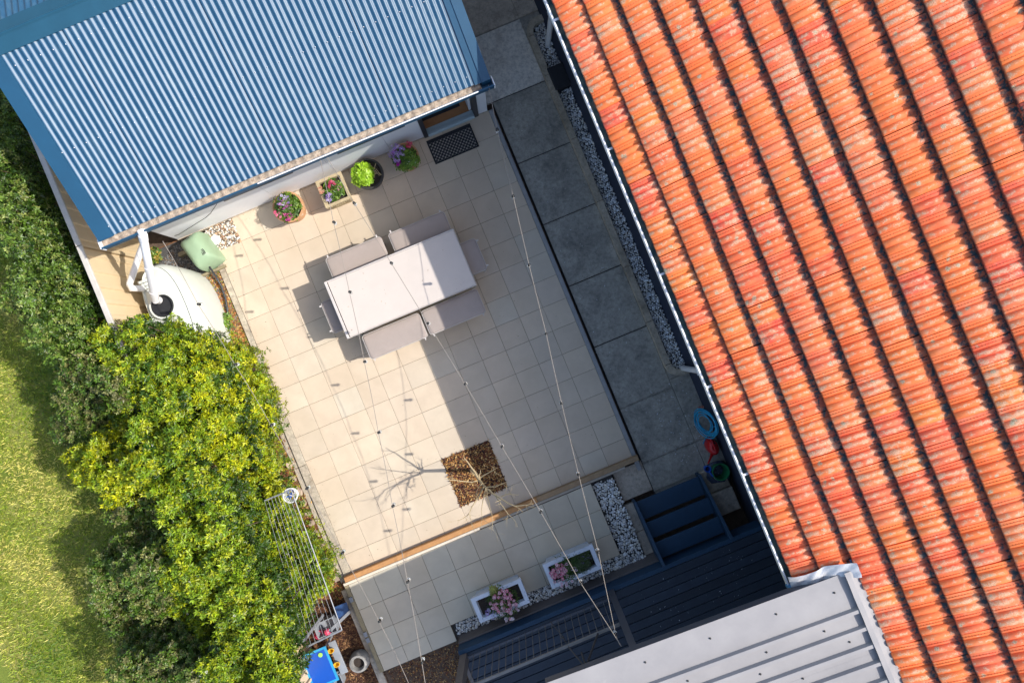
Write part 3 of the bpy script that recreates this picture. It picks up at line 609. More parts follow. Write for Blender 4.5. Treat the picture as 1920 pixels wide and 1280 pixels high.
for r in range(0, 13):
    s0 = -.006 if r == 0 else -.006+.305+(r-1)*TS_
    off = .02*math.sin(r*1.7)
    for j in range(-44, 42):
        v = j*TW+off+.02; u, z = U0+s0*ct, Z0+s0*st_
        if v < -3.72 and u < 2.42: continue
        if v < -9.4 or v > 8.8: continue
        x, y = proj(u+.15, v+.1, z+.07); inside = -25 < x < 1945 and -25 < y < 1305
        spots.append((0 if inside else 1, (x-1500)**2+(y-640)**2, u, v, z))
spots.sort(); near = spots[:300]; far = spots[300:]
for _, _, u, v, z in near:
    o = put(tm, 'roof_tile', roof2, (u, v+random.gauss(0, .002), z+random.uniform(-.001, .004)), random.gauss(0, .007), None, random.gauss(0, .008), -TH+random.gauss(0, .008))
print('tiles in view', sum(1 for s in spots if s[0] == 0))
vs, fs = [], []; R = Matrix.Rotation(-TH, 3, 'Y'); Rn = np.array(R)
for _, _, u, v, z in far:
    a = random.gauss(0, .007); Rz = np.array(Matrix.Rotation(a, 3, 'Z')); p = (tv @ Rz.T) @ Rn.T + np.array((u, v, z)); n0 = len(vs); vs += p.tolist(); fs += [tuple(i+n0 for i in f) for f in tf]
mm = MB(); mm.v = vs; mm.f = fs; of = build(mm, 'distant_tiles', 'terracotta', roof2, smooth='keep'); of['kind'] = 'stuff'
# house gutter
UG -= .008
hg = MB().box(UG, UG+.006, -3.80, 9, ZG-.11, ZG-.02).box(UG+.0065, UG+.125, -3.80, 9, ZG-.11, ZG-.105).box(UG-.009, UG+.009, -3.80, 9, ZG-.0195, ZG)
hgo = build(hg, 'gutter', 'whitepaint', hs)
build(MB().grid(lambda a, b: (UG+.0125+b*.12, -3.79+a*12.7, ZG-.055+.008*math.sin(a*210)+.006*math.sin(a*77+b*4)), 260, 3), 'gutter_moss', 'gutterteal', hgo)
for v in (3.1, 1.55, .05, -1.3, -2.35): build(MB().box(UG-.006, UG+.12, v-.012, v+.012, ZG-.008, ZG+.004), 'gutter_strap', 'whitepaint', hgo)
build(MB().box(2.45, 2.60, -9.5, 9, -.2, ZG-.05), 'wall', 'navywall', hs); build(MB().box(2.60, 9.6, -9.4, -9.3, -.2, 3.4).box(2.60, 9.6, 8.8, 8.9, -.2, 3.4).box(9.5, 9.6, -9.3, 8.8, -.2, 3.4), 'rear_wall', 'navywall', hs)
build(MB().box(UG+.13, 2.449, -9.5, 9, ZG-.14, ZG-.125), 'eaves_lining', 'navywall', hs)
for v, lab in ((4.19, 'white downpipe on the house beside the upper end of the pebble strip'), (-1.45, 'white downpipe on the house at the lower rounded kerb end')):
    t = thing('downpipe', (2.38, v, 0), lab, 'pipe', 'downpipes on the tiled house'); build(MB().tube([(2.37, v, -.04), (2.37, v, 3.27)], .045, 14), 'pipe', 'whitepvc', t, smooth=True)
    for z in (1.0, 2.4): build(MB().box(2.32, 2.45, v-.055, v+.055, z, z+.03), 'pipe_clip', 'whitepvc', t)
# black cover on the pebble strip
bx = thing('black_mat_box', (2.3, 3.62, 0), 'black rectangular cover lying across the pebble strip by the kerb', 'cover')
build(MB().cbox(2.19, 2.448, 3.44, 3.80, -.02, .13, .012), 'cover', 'rubber', bx); build(MB().cbox(2.21, 2.44, 3.47, 3.77, .1305, .137), 'lid', 'rubber', bx)
# ================================================================== DECK, STEPS, BALUSTRADE, PERGOLA
DZ, DV = .58, -4.05
dk = thing('deck', (.5, -5.5, 0), 'raised dark charcoal timber deck with navy painted edge', 'deck')
bw = .138; k = 0; v = DV-.142
while v > -8.6:
    bm_ = MB().cbox(-2.52, 2.445, v-bw/2+.005, v+bw/2-.005, DZ-.03, DZ, .004); build(bm_, 'deck_board', 'deckboard', dk); v -= bw; k += 1
build(MB().cbox(-2.58, 2.446, DV-.068, DV, DZ-.29, DZ+.004, .006), 'edge_board', 'decknavy', dk)
build(MB().cbox(-2.58, .82, DV+.002, DV+.03, -.1, DZ-.24, .004), 'lower_fascia', 'fascia', dk)
build(MB().box(-2.50, 2.44, -8.6, DV-.075, DZ-.12, DZ-.05), 'joist', 'darkframe', dk)
build(MB().cbox(-2.585, -2.525, -8.6, DV-.072, -.1, DZ+.003, .004), 'edge_board', 'fascia', dk)
stp = thing('deck_steps', (1.35, -3.6, 0), 'navy painted open riser steps climbing from the path to the deck', 'steps')
for v0, v1, z in ((-3.42, -3.12, .145), (-3.70, -3.44, .29), (-3.985, -3.73, .435)):
    build(MB().cbox(.845, 1.905, v0, v1, z-.035, z, .006), 'tread', 'decknavy', stp)
for u in (.80, 1.912):
    build(MB().loft([[(u, -3.10, -.06), (u, -3.09, .20), (u, -4.046, .665), (u, -4.046, .05)], [(u+.04, -3.10, -.06), (u+.04, -3.09, .20), (u+.04, -4.046, .665), (u+.04, -4.046, .05)]]), 'stringer', 'decknavy', stp)
for i, (v, lab) in enumerate(((-3.30, 'square stone paver beside the steps, under the plastic bag'), (-3.68, 'square mossy stone paver beside the steps, next to the deck'))):
    tag(build(MB().cbox(1.97, 2.36, v-.185, v+.185, -.05, .02+.07*i, .012), 'stone_paver', 'slab_brown' if i else 'kerb', None, (2.16, v, 0)), lab, 'paver', 'loose pavers beside the steps')
# balustrade
ba = thing('balustrade', (-1.2, DV-.14, DZ), 'steel balustrade with thin vertical rods along the deck edge', 'railing')
BV = DV-.115
build(MB().cbox(-2.46, -.12, BV-.02, BV+.02, 1.57, 1.60, .004), 'top_rail', 'railwire', ba)
build(MB().cbox(-2.46, -.12, BV-.018, BV+.018, .64, .665, .004), 'bottom_rail', 'pergola_dark', ba)
build(MB().cbox(-2.575, -2.465, BV-.055, BV+.055, .584, 1.68), 'post', 'fascia', ba)
bal = MB().tube([(0, 0, .666), (0, 0, 1.569)], .0055, 6).mesh('baluster', M['railwire'])
for i in range(21): put(bal, 'baluster', ba, (-2.36+i*.106, BV, 0))
# pergola with grey ribbed roof
pg = thing('pergola', (.8, -5, 0), 'patio roof of pale grey ribbed steel on charcoal posts over the deck', 'pergola')
PV = -3.66; m5 = .084
def pz(u): return 3.56 + m5*(u-.48)
PL, PR = -1.12, 2.44
build(MB().loft([[(PL, PV-.04, pz(PL)-.16), (PL, PV, pz(PL)-.16), (PL, PV, pz(PL)-.012), (PL, PV-.04, pz(PL)-.012)], [(PR-.1, PV-.04, pz(PR-.1)-.16), (PR-.1, PV, pz(PR-.1)-.16), (PR-.1, PV, pz(PR-.1)-.012), (PR-.1, PV-.04, pz(PR-.1)-.012)]]), 'fascia', 'pergola_dark', pg)
def rib_sheet(v0, w, ribs, name='roof_sheet'):
    prof = [(v0, 0)]
    for r in ribs: prof += [(v0-r+.042, .001), (v0-r+.028, .046), (v0-r-.010, .046), (v0-r-.024, .001)]
    prof.append((v0-w, 0)); mb = MB()
    mb.loft([[(PL, v, pz(PL)+h) for v, h in prof], [(PR-.12, v, pz(PR-.12)+h) for v, h in prof]], cap=False, close=False)
    mb.loft([[(PL, v, pz(PL)+h-.004) for v, h in prof], [(PR-.12, v, pz(PR-.12)+h-.004) for v, h in prof]], cap=False, close=False)
    return build(mb, name, 'roofgrey', pg)
rib_sheet(PV+.02, .32, [], 'front_flashing'); v = PV-.285
for k in range(6): rib_sheet(v-.001*(k), .60, (.12, .32, .52)); v -= .60
sc = [(PL+.15+i*.9, PV-.10-j*.6, 0) for i in range(4) for j in range(3)]
scm = MB().lathe((0, 0, 0), [(.011, 0), (.011, .008), (.004, .012)], 8).mesh('roof_screw', M['socket'])
for u, v, _ in [(.0, -3.80, 0), (.75, -3.80, 0), (1.5, -3.80, 0), (2.15, -3.80, 0), (.35, -4.15, 0), (1.25, -4.15, 0), (1.9, -4.15, 0), (.6, -4.75, 0), (1.5, -4.55, 0), (2.1, -4.35, 0), (1.1, -4.35, 0)]: put(scm, 'roof_screw', pg, (u, v, pz(u)+.002))
build(MB().box(-.115, -.02, -4.18, -4.07, DZ+.002, 3.38), 'post', 'pergola_dark', pg)
build(MB().box(-1.1, -1.0, -8.4, -8.3, DZ+.002, 3.25), 'post', 'pergola_dark', pg)
for v in (-4.4, -5.6, -6.9): build(MB().loft([[(PL+.05, v-.03, pz(PL)-.17), (PL+.05, v+.03, pz(PL)-.17), (PL+.05, v+.03, pz(PL)-.02), (PL+.05, v-.03, pz(PL)-.02)], [(PR-.2, v-.03, pz(PR-.2)-.17), (PR-.2, v+.03, pz(PR-.2)-.17), (PR-.2, v+.03, pz(PR-.2)-.02), (PR-.2, v-.03, pz(PR-.2)-.02)]]), 'rafter', 'pergola_dark', pg)
# side flashing dressed over the tiles, wavy edge; blue strip beneath it
def wave(v, a=.014): return a*math.sin(v/TW*2*PI*2)+a*.5*math.sin(v/TW*2*PI+.8)
mb = MB(); mb.grid(lambda a, b: (PR-.135+b*(.17+(wave(-3.62-a*4.5) if b > .5 else 0)), -3.62-a*4.5, pz(PR)+.045+.004*math.sin(a*70+b*3)-(.012 if b > .5 else 0)), 300, 3); build(mb, 'side_flashing', 'roofgrey', pg)
mb = MB(); mb.grid(lambda a, b: (PR-.02+b*(.155+wave(-3.52-a*4.6, .008)), -3.52-a*4.6, pz(PR)+.012+.045*b+.006*math.sin(a*300)*b), 300, 4); build(mb, 'under_flashing', 'blueflash', pg)
mb = MB(); mb.grid(lambda a, b: (U0-.075+a*.66, -3.53-b*.17-.02*math.sin(a*7), Z0+.11+a*.60*math.tan(TH)*.98+.010*math.sin(a*19+b*2)+.012*math.sin(a*9-b)-b*.03+.004*math.sin(b*11+a*31)), 80, 14); build(mb, 'crinkled_flashing', 'lead', pg, smooth=True)
build(MB().loft([[(U0-.10, -3.70, 3.40), (U0-.10, -3.66, 3.40), (U0-.10, -3.66, 3.52), (U0-.10, -3.70, 3.52)], [(PR-.1, -3.70, 3.52), (PR-.1, -3.66, 3.52), (PR-.1, -3.66, 3.70), (PR-.1, -3.70, 3.70)]]), 'end_flashing', 'blueflash', pg)
# ================================================================== FENCE
fe = thing('fence', (-4.91, 0, 0), 'cream ribbed steel panel fence with pale top rail between hedge and tank', 'fence')
FU = -4.91
fv = -6.0; pn = MB(); seg = []
prof = []
x = 0
while x < 2.35: prof += [(x, 0), (x+.10, 0), (x+.115, .022), (x+.175, .022), (x+.19, 0)]; x += .235
for k, v0 in enumerate((-3.64, -1.28, 1.08, 3.44, 5.80)):
    mb = MB(); mb.loft([[(FU+h, v0+min(y, 2.345), -.15) for y, h in prof], [(FU+h, v0+min(y, 2.345), 1.76) for y, h in prof]], cap=False, close=False)
    build(mb, 'fence_panel', 'cream', fe)
    build(MB().cbox(FU-.03, FU+.045, v0, v0+2.35, 1.762, 1.80, .006), 'top_rail', 'creamcap', fe)
    build(MB().cbox(FU-.03, FU+.035, v0-.006, v0+.03, -.15, 1.758), 'post', 'cream', fe)
# ================================================================== TANK AND PUMP
tk = thing('water_tank', (-4.43, 2.42, 0), 'white slimline rainwater tank with round strainer lid beside the fence', 'water tank')
def tank_ring(cu, cv, a, b, z, n=48, e=2.5):
    r = []
    for k in range(n):
        t = 2*PI*k/n; c, s = math.cos(t), math.sin(t)
        r.append((cu+a*abs(c)**(2/e)*(1 if c > 0 else -1), cv+b*abs(s)**(2/e)*(1 if s > 0 else -1), z))
    return r
mb = MB(); mb.loft([tank_ring(-4.43, 2.33, a, b, z) for a, b, z in ((.325, .72, -.05), (.335, .73, .5), (.325, .72, .95), (.29, .68, 1.08), (.275, .665, 1.10), (.27, .66, 1.075), (.25, .64, 1.07), (.24, .62, 1.085), (.10, .3, 1.12))]); build(mb, 'tank_body', 'whitetank', tk, smooth=True)
ic = Q(302, 573, 1.2)
mb = MB(); mb.lathe((ic[0], ic[1], 1.09), [(.20, 0), (.20, .06), (.19, .075), (.165, .075), (.16, .03), (.02, .03)], 32); build(mb, 'inlet_ring', 'whitetank', tk, smooth=True)
mb = MB(); mb.lathe((ic[0], ic[1], 1.125), [(.15, 0), (.155, .05), (.145, .052), (.138, .01)], 32); build(mb, 'strainer_rim', 'rubber', tk, smooth=True)
build(MB().lathe((ic[0], ic[1], 1.122), [(.138, 0), (.138, .012)], 32), 'strainer', 'slab_brown', tk)
for i in range(4):
    p = (-4.55+.03*i, 2.86-i*.055, 1.1)
    build(MB().cbox(p[0]-.13, p[0]+.12-.03*i, p[1]-.022, p[1]+.018, 1.07, 1.115+.01*i), 'lid_rib', 'whitetank', tk)
pc = Q(368, 468, .40); pu = thing('pump_cover', (pc[0], pc[1], 0), 'sage green plastic pump cover with vent slots beside the white wall', 'pump cover')
ang = math.radians(14)
def prect(w, h, z, r=.05, n=4, du=0, dv=0):
    o = []
    for cx, cy, a0 in ((w-r, h-r, 0), (-w+r, h-r, 90), (-w+r, -h+r, 180), (w-r, -h+r, 270)):
        for k in range(n+1):
            t = math.radians(a0+90*k/n); x, y = cx+r*math.cos(t)+du, cy+r*math.sin(t)+dv
            o.append((pc[0]+x*math.cos(ang)-y*math.sin(ang), pc[1]+x*math.sin(ang)+y*math.cos(ang), z))
    return o
build(MB().loft([prect(.235, .27, z, r) if False else prect(w, h, z, r) for w, h, z, r in ((.185, .275, .0, .05), (.18, .27, .26, .05), (.165, .24, .38, .06), (.115, .17, .47, .06), (.08, .12, .490, .05), (.03, .05, .495, .02))]), 'cover_shell', 'pump', pu, smooth=True)
for base in ((.06, -.12), (-.02, .18)):
    for i in range(3):
        x, y = base[0]+i*.022, base[1]; pts = [(pc[0]+(x+.008*math.sin(t*PI))*math.cos(ang)-(y+(t-.5)*.09)*math.sin(ang), pc[1]+(x+.008*math.sin(t*PI))*math.sin(ang)+(y+(t-.5)*.09)*math.cos(ang), .485-(.0 if base[1] < 0 else .04)) for t in (0, .33, .66, 1)]
        build(MB().tube(pts, .005, 5), 'vent_slot', 'gap', pu)
pb = thing('pump_base_board', (pc[0]-.15, pc[1]-.05, 0), 'brown timber board edge under the green pump cover', 'board')
build(MB().cbox(pc[0]-.30, pc[0]+.2, pc[1]-.33, pc[1]-.29, -.04, .05).cbox(pc[0]-.42, pc[0]-.28, pc[1]+.10, pc[1]+.16, -.04, .08), 'board', 'sideboard', pb)
hz = thing('black_pipe', Q(400, 520, 0), 'black poly pipe running from the green pump cover along the edging', 'pipe')
build(MB().tube([Q(385, 491, .30), Q(392, 499, .22), Q(404, 517, .06), Q(415, 537, .02), Q(423, 560, .015), Q(428, 590, .01), Q(431, 625, .01)], .016, 10), 'hose', 'blackhose', hz, smooth=True)
build(MB().tube([Q(383, 490, .28), Q(386, 494, .30)], .028, 10), 'fitting', 'whitepvc', hz, smooth=True)
ld = Q(403, 450, .02); tag(build(MB().lathe((ld[0], ld[1], 0), [(.08, -.01), (.08, .02), (.07, .03), (.01, .032)], 24), 'drain_cap', 'whitepvc', None, ld, True), 'round white drain cap lying in the corner pebbles', 'drain cap')
# ================================================================== TABLE AND BENCHES
TC = (-1.217, 1.446); TL2, TW2, TZ = 1.053, .459, .75
tb = thing('dining_table', (TC[0], TC[1], 0), 'long pale outdoor dining table half in shade on the patio', 'table')
u0, u1, v0, v1 = TC[0]-TL2, TC[0]+TL2, TC[1]-TW2, TC[1]+TW2
build(MB().cbox(u0+.052, u1-.012, v0+.012, v1-.022, TZ-.03, TZ, .004), 'tabletop', 'tabletop', tb)
build(MB().cbox(u0, u0+.04, v0, v1, TZ-.06, TZ+.002, .004).cbox(u1-.0105, u1, v0, v1, TZ-.06, TZ-.001).cbox(u0+.0405, u1-.011, v0, v0+.010, TZ-.06, TZ-.001).cbox(u0+.0405, u1-.011, v1-.019, v1, TZ-.06, TZ-.001), 'table_frame', 'tableframe', tb)
build(MB().box(u0+.0405, u0+.0515, v0+.011, v1-.02, TZ-.05, TZ-.02), 'gap', 'gap', tb)
lg = MB().cbox(-.035, .035, -.035, .035, 0, TZ-.062).mesh('leg', M['tableframe'])
for a in (u0+.07, u1-.07):
    for b in (v0+.07, v1-.07): put(lg, 'leg', tb, (a, b, 0.001))
def rrect(w, h, r, z, n=6):
    o = []
    for cx, cy, a0 in ((w-r, h-r, 0), (-w+r, h-r, 90), (-w+r, -h+r, 180), (w-r, -h+r, 270)):
        for k in range(n+1):
            t = math.radians(a0+90*k/n); o.append((cx+r*math.cos(t), cy+r*math.sin(t), z))
    return o
def cushion(w, h, seed=0):
    mb = MB(); rnd = random.Random(seed)
    rings = []
    for ins, z, r in ((.012, .43, .045), (.0, .445, .05), (.0, .50, .05), (.004, .52, .05), (.013, .533, .048), (.03, .539, .04), (.06, .541, .03), (.12, .542, .02)):
        rg = rrect(w-ins, h-ins, max(r, .012), z, 8); out = []
        for i, (x, y, zz) in enumerate(rg):
            out.append((x, y, zz))
        rings.append(out)
    mb.loft(rings); return mb
def make_bench(w, h, label, grp, pos, rz, seed):
    t = thing('bench' if w > .3 else 'stool', (pos[0], pos[1], 0), label, 'bench' if w > .3 else 'stool', grp); t.rotation_euler[2] += rz
    me = cushion(w, h, seed).mesh('seat', M['cushion'], smooth=True); s = link('seat', me, t)
    mb = MB()
    rr = random.Random(seed)                                        # puckers along the seams
    n = int(w/.022)
    for i in range(n):
        x = -w+.06+(2*w-.12)*i/n+rr.uniform(-.006, .006)
        for sy in (1, -1):
            if rr.random() < .55: mb.tube([(x, sy*(h-.012), .5345), (x+rr.uniform(-.008, .008), sy*(h-.012-rr.uniform(.012, .04)), .541)], .0035, 5)
    if mb.v: link('seam_pucker', mb.mesh('seam_pucker', M['cushion'], smooth=True), t)
    pr = [(x, y, .523) for x, y, _ in rrect(w-.003, h-.003, .048, 0, 8)]; pr.append(pr[0])
    link('piping', MB().tube(pr, .0045, 5, False).mesh('piping', M['cushion_leg'], smooth=True), t)
    link('seat_frame', MB().cbox(-w+.02, w-.02, -h+.02, h-.02, .385, .428).mesh('seat_frame', M['cushion_leg']), t)
    lm = MB().cbox(-.02, .02, -.02, .02, 0.001, .384).mesh('leg', M['cushion_leg'])
    for sx in (1, -1):
        for sy in (1, -1):
            o = link('leg', lm, t); o.location = (sx*(w-.05), sy*(h-.05), 0)
    for sx in (1, -1):                                              # tie straps at the outer corners
        x = sx*(w-.055)
        st2 = MB().loft([[(x-.010, h-.002, .515), (x+.010, h-.002, .515), (x+.010, h-.002, .521), (x-.010, h-.002, .521)], [(x-.010, h+.035, .527), (x+.010, h+.035, .527), (x+.010, h+.035, .531), (x-.010, h+.035, .531)]]).mesh('strap', M['tableframe'])
        link('strap', st2, t)
    return t
HB = .20
make_bench(.46, HB, 'sunlit padded bench on the wall side of the table, nearer the tank', 'padded benches around the table', (-1.705, 2.075), 0, 1)
make_bench(.465, HB, 'padded bench on the wall side of the table, mostly in the house shadow', 'padded benches around the table', (-.665, 2.055), 0, 2)
make_bench(.26, .255, 'blue grey shaded padded stool at the table end facing the path', 'padded stools at the table ends', (-.17, 1.43), -PI/2, 3)
make_bench(.465, HB, 'padded bench half in shade on the step side of the table', 'padded benches around the table', (-.655, .765), PI, 4)
make_bench(.475, HB, 'sunlit padded bench on the step side of the table with puckered seams', 'padded benches around the table', (-1.63, .765), PI, 5)
make_bench(.26, .25, 'padded stool tucked under the table end that faces the hedge', 'padded stools at the table ends', (-2.24, 1.42), PI/2, 6)
# ================================================================== DOORMAT
dm = thing('doormat', (.33, 3.33, 0), 'black rubber lattice doormat in front of the open door', 'doormat')
a0, a1, b0, b1 = -.04, .72, 3.10, 3.50
build(MB().box(a0, a1, b0, b0+.018, .002, .016).box(a0, a1, b1-.05, b1, .002, .016).box(a0, a0+.018, b0+.019, b1-.051, .002, .016).box(a1-.018, a1, b0+.019, b1-.051, .002, .016), 'border', 'rubber', dm)
mb = MB(); p_ = .062
def clipd(u, v, du, dv):
    t0, t1 = -9, 9
    for p, d, lo, hi in ((u, du, a0+.01, a1-.01), (v, dv, b0+.01, b1-.03)):
        q0, q1 = sorted(((lo-p)/d, (hi-p)/d)); t0 = max(t0, q0); t1 = min(t1, q1)
    return (t0, t1) if t1 > t0+.01 else None
for s in (1, -1):
    for k in range(-22, 24):
        for off, wd in ((0, .009), (.017, .006)):
            u = .33+k*p_+off; r = clipd(u, 3.3, 1, s)
            if r: z = .009+.001*(s > 0)+(.0004*(wd < .009)); mb.bar((u+r[0], 3.3+s*r[0], z), (u+r[1], 3.3+s*r[1], z), wd, .010)
build(mb, 'lattice', 'rubber', dm)
build(MB().box(a0+.018, a1-.018, b0+.018, b1-.05, .0012, .0032), 'backing', pm('mat_dust', (.62, .58, .52), (.48, .45, .40), 40, .95), dm)
# ================================================================== POTS AND FLOWERS
def plant_cluster(parent, cen, R, n, size, cols, k=5, zs=.6, dome=.8, name='foliage', wid=.55, tilt=.3):
    d = sphere_dirs(n, .05); rad = R*rng.uniform(.35, 1.0, (n, 1))
    P = d*rad*np.array([1, 1, dome]) + np.array(cen); nr = unit(d+np.array([0, 0, .6])+rng.normal(0, .25, (n, 3)))
    pal = np.array(cols); c = pal[rng.integers(0, len(pal), n)]
    V, F, cc = whorls(P, nr, np.full(n, size)*rng.uniform(.7, 1.3, n), k, c, tilt, wid)
    o = link(name, fast_mesh(name, V - np.array(ORG[parent.name]), F, M['leaf'], cc), parent); o['kind'] = 'stuff'; return o
def flowers(parent, pts, r, cols, k=6, eye=None, name='flower'):
    n = len(pts); P = np.array(pts); nr = unit(np.array([[0, 0, 1.]])+rng.normal(0, .3, (n, 3))); pal = np.array(cols)
    V, F, cc = whorls(P, nr, np.full(n, r)*rng.uniform(.8, 1.15, n), k, pal[rng.integers(0, len(pal), n)], .08, .85, .05)
    o = link(name, fast_mesh(name, V - np.array(ORG[parent.name]), F, M['petal'], cc), parent); o['kind'] = 'stuff'
    if eye:
        V, F, cc = whorls(P+nr*.004, nr, np.full(n, r*.5), 5, np.tile(np.array([eye]), (n, 1)), .1, .9, .05)
        link('flower_centre', fast_mesh('flower_centre', V - np.array(ORG[parent.name]), F, M['petal'], cc), o)['kind'] = 'stuff'
    return o
GL = [(.10, .20, .025), (.16, .28, .03), (.06, .13, .02), (.22, .34, .05)]
LIME = [(.38, .62, .03), (.30, .54, .02), (.46, .70, .06)]
def round_pot(px, py, zr, R, mat, label, name='flower_pot', h=None):
    c = Q(px, py, zr); t = thing(name, (c[0], c[1], 0), label, 'plant pot', 'pots along the white wall')
    build(MB().lathe((c[0], c[1], .002), [(R*.72, 0), (R*.93, zr*.72), (R*.98, zr*.78), (R*1.02, zr*.80), (R*1.03, zr), (R*.90, zr), (R*.87, zr*.86), (R*.85, zr*.84)], 36, cap=False), 'pot', mat, t, smooth=True)
    build(MB().lathe((c[0], c[1], 0), [(R*.86, zr*.80), (R*.86, zr*.85), (R*.4, zr*.87), (.01, zr*.87)], 24), 'soil', 'soil', t)
    return t, c
def ringpts(c, R, n, z0, z1, sector=None):
    o = []
    while len(o) < n:
        a = random.random()*2*PI; r = R*math.sqrt(random.random())
        if sector and not sector(r*math.cos(a), r*math.sin(a)): continue
        o.append((c[0]+r*math.cos(a), c[1]+r*math.sin(a), random.uniform(z0, z1)))
    return o
PK = [(.75, .22, .33), (.68, .10, .22), (.80, .38, .45)]; MV = [(.55, .42, .78), (.42, .26, .66), (.68, .60, .85)]; MG = [(.55, .02, .25), (.65, .04, .36)]
t, c = round_pot(540, 388, .38, .235, 'clay', 'round terracotta pot of pink and lilac flowers, nearest the pebble corner')
plant_cluster(t, (c[0], c[1], .36), .22, 260, .05, GL, 5)
flowers(t, ringpts((c[0]+.0, c[1]+.07), .10, 34, .44, .54), .020, MV); flowers(t, ringpts((c[0]-.13, c[1]-.06), .075, 26, .42, .50), .021, PK); flowers(t, ringpts((c[0]-.02, c[1]-.15), .08, 22, .42, .50), .020, MG+PK[:1]); flowers(t, ringpts((c[0]+.02, c[1]+.01), .08, 16, .48, .56), .020, [(.62, .30, .62), (.60, .12, .45)])
# square relief planter
c = Q(625, 356, .40); t = thing('stone_planter', (c[0], c[1], 0), 'square sandstone planter with relief sides and mixed flowers', 'planter')
rot = math.radians(-3); 
def sq(w, h, z): return [(c[0]+x*w, c[1]+y*h, z) for x, y in ((-1, -1), (1, -1), (1, 1), (-1, 1))]
build(MB().loft([sq(.17, .17, .002), sq(.19, .19, .30), sq(.21, .22, .33), sq(.215, .225, .40), sq(.17, .18, .40), sq(.165, .175, .33)]), 'planter_body', 'stonepot', t)
build(MB().poly([(c[0]-.165, c[1]-.17, .345), (c[0]+.165, c[1]-.17, .345), (c[0]+.165, c[1]+.17, .345), (c[0]-.165, c[1]+.17, .345)]), 'soil', 'soil', t)
mb = MB()
for i in range(13):
    x = c[0]-.19+i*.0315
    if 4 <= i <= 8: mb.tube([(x-.012, c[1]-.205, .20), (x+.006, c[1]-.216, .25), (x-.006, c[1]-.222, .30)], .008, 6)
    else: mb.bar((x, c[1]-.192, .12), (x, c[1]-.212, .31), .011, .012)
build(mb, 'relief', 'stonepot', t)
mb = MB()
for i in range(12): mb.bar((c[0]-.218, c[1]-.19+i*.034, .345), (c[0]-.221, c[1]-.19+i*.034, .39), .012, .012); mb.bar((c[0]-.19+i*.034, c[1]-.228, .345), (c[0]-.19+i*.034, c[1]-.231, .39), .012, .012)
build(mb, 'rim_beading', 'stonepot', t)
plant_cluster(t, (c[0], c[1], .36), .17, 230, .045, GL, 5)
flowers(t, ringpts((c[0]+.02, c[1]+.05), .07, 26, .43, .52), .019, [(.66, .03, .14), (.72, .10, .22)]); flowers(t, ringpts((c[0]-.09, c[1]-.09), .065, 24, .42, .50), .019, MV); flowers(t, ringpts((c[0]-.17, c[1]+.05), .05, 9, .42, .48), .022, [(.80, .36, .22), (.78, .44, .30)]); flowers(t, ringpts((c[0]+.09, c[1]+.02), .09, 12, .42, .5), .016, [(.80, .30, .45), (.85, .80, .78)])
t, c = round_pot(690, 326, .32, .235, 'blackpot', 'wide black pot with a lime green plant on one side')
plant_cluster(t, (c[0]-.08, c[1]+.02, .30), .185, 330, .05, LIME, 5, wid=.8, tilt=.15)
mb = MB(); [mb.tube([(c[0]+.10+random.uniform(-.07, .07), c[1]+random.uniform(-.1, .1), .29), (c[0]+.10+random.uniform(-.07, .09), c[1]+random.uniform(-.12, .12), .34)], .006, 5) for _ in range(14)]; build(mb, 'dead_stem', 'bark', t)
t, c = round_pot(760, 293, .36, .205, 'clay', 'terracotta pot of purple flowers beside the doormat')
plant_cluster(t, (c[0]-.02, c[1]-.03, .36), .19, 260, .05, GL[:3], 5); plant_cluster(t, (c[0]+.06, c[1]-.11, .38), .13, 140, .045, [(.18, .34, .04), (.24, .40, .06)], 5)
flowers(t, ringpts((c[0]-.10, c[1]+.05), .13, 60, .46, .58), .019, MV+[(.36, .14, .55)]); flowers(t, ringpts((c[0]-.14, c[1]-.09), .045, 14, .44, .5), .022, [(.36, .01, .34)]); flowers(t, ringpts((c[0]+.12, c[1]+.12), .05, 16, .42, .48), .022, [(.72, .06, .12), (.78, .14, .22)]); flowers(t, ringpts((c[0]+.06, c[1]-.14), .1, 10, .44, .48), .012, [(.85, .82, .80)])
tag(build(MB().tube([Q(641, 322, .0), Q(655, 312, .02), Q(660, 310, .05)], .006, 5).tube([Q(645, 322, .0), Q(650, 312, .02)], .006, 5).tube([Q(652, 318, .01), Q(664, 311, .02)], .004, 5), 'garden_fork', 'darkframe', None, Q(650, 316, 0)), 'small dark hand fork lying against the white wall', 'hand tool')
# white troughs
def trough(px, py, label, fl, u2=.415, v2=.20):
    c = Q(px, py, .52); t = thing('flower_trough', (c[0], c[1], LZ), label, 'planter', 'white flower troughs by the deck')
    def r(w, h, z): return [(c[0]+x*w, c[1]+y*h, z) for x, y in ((-1, -1), (1, -1), (1, 1), (-1, 1))]
    build(MB().loft([r(u2-.06, v2-.05, LZ+.004), r(u2-.04, v2-.03, LZ+.30), r(u2, v2, LZ+.33), r(u2, v2, LZ+.40), r(u2-.065, v2-.06, LZ+.40), r(u2-.07, v2-.065, LZ+.30)]), 'trough_body', 'trough', t)
    build(MB().loft([r(u2-.071, v2-.066, LZ+.28), r(u2-.071, v2-.066, LZ+.301)]), 'soil', 'soil', t)
    return t, c
DP = [(.66, .12, .26), (.75, .26, .38), (.78, .40, .50), (.72, .18, .30)]; DW = [(.80, .72, .74), (.78, .62, .68)]
t, c = trough(938, 1126, 'white chipped flower trough full of pink daisies, nearer the hedge', 1)
plant_cluster(t, (c[0]+.02, c[1]-.04, .44), .26, 330, .05, [(.05, .12, .02), (.09, .17, .03), (.14, .20, .03)], 5, wid=.25)
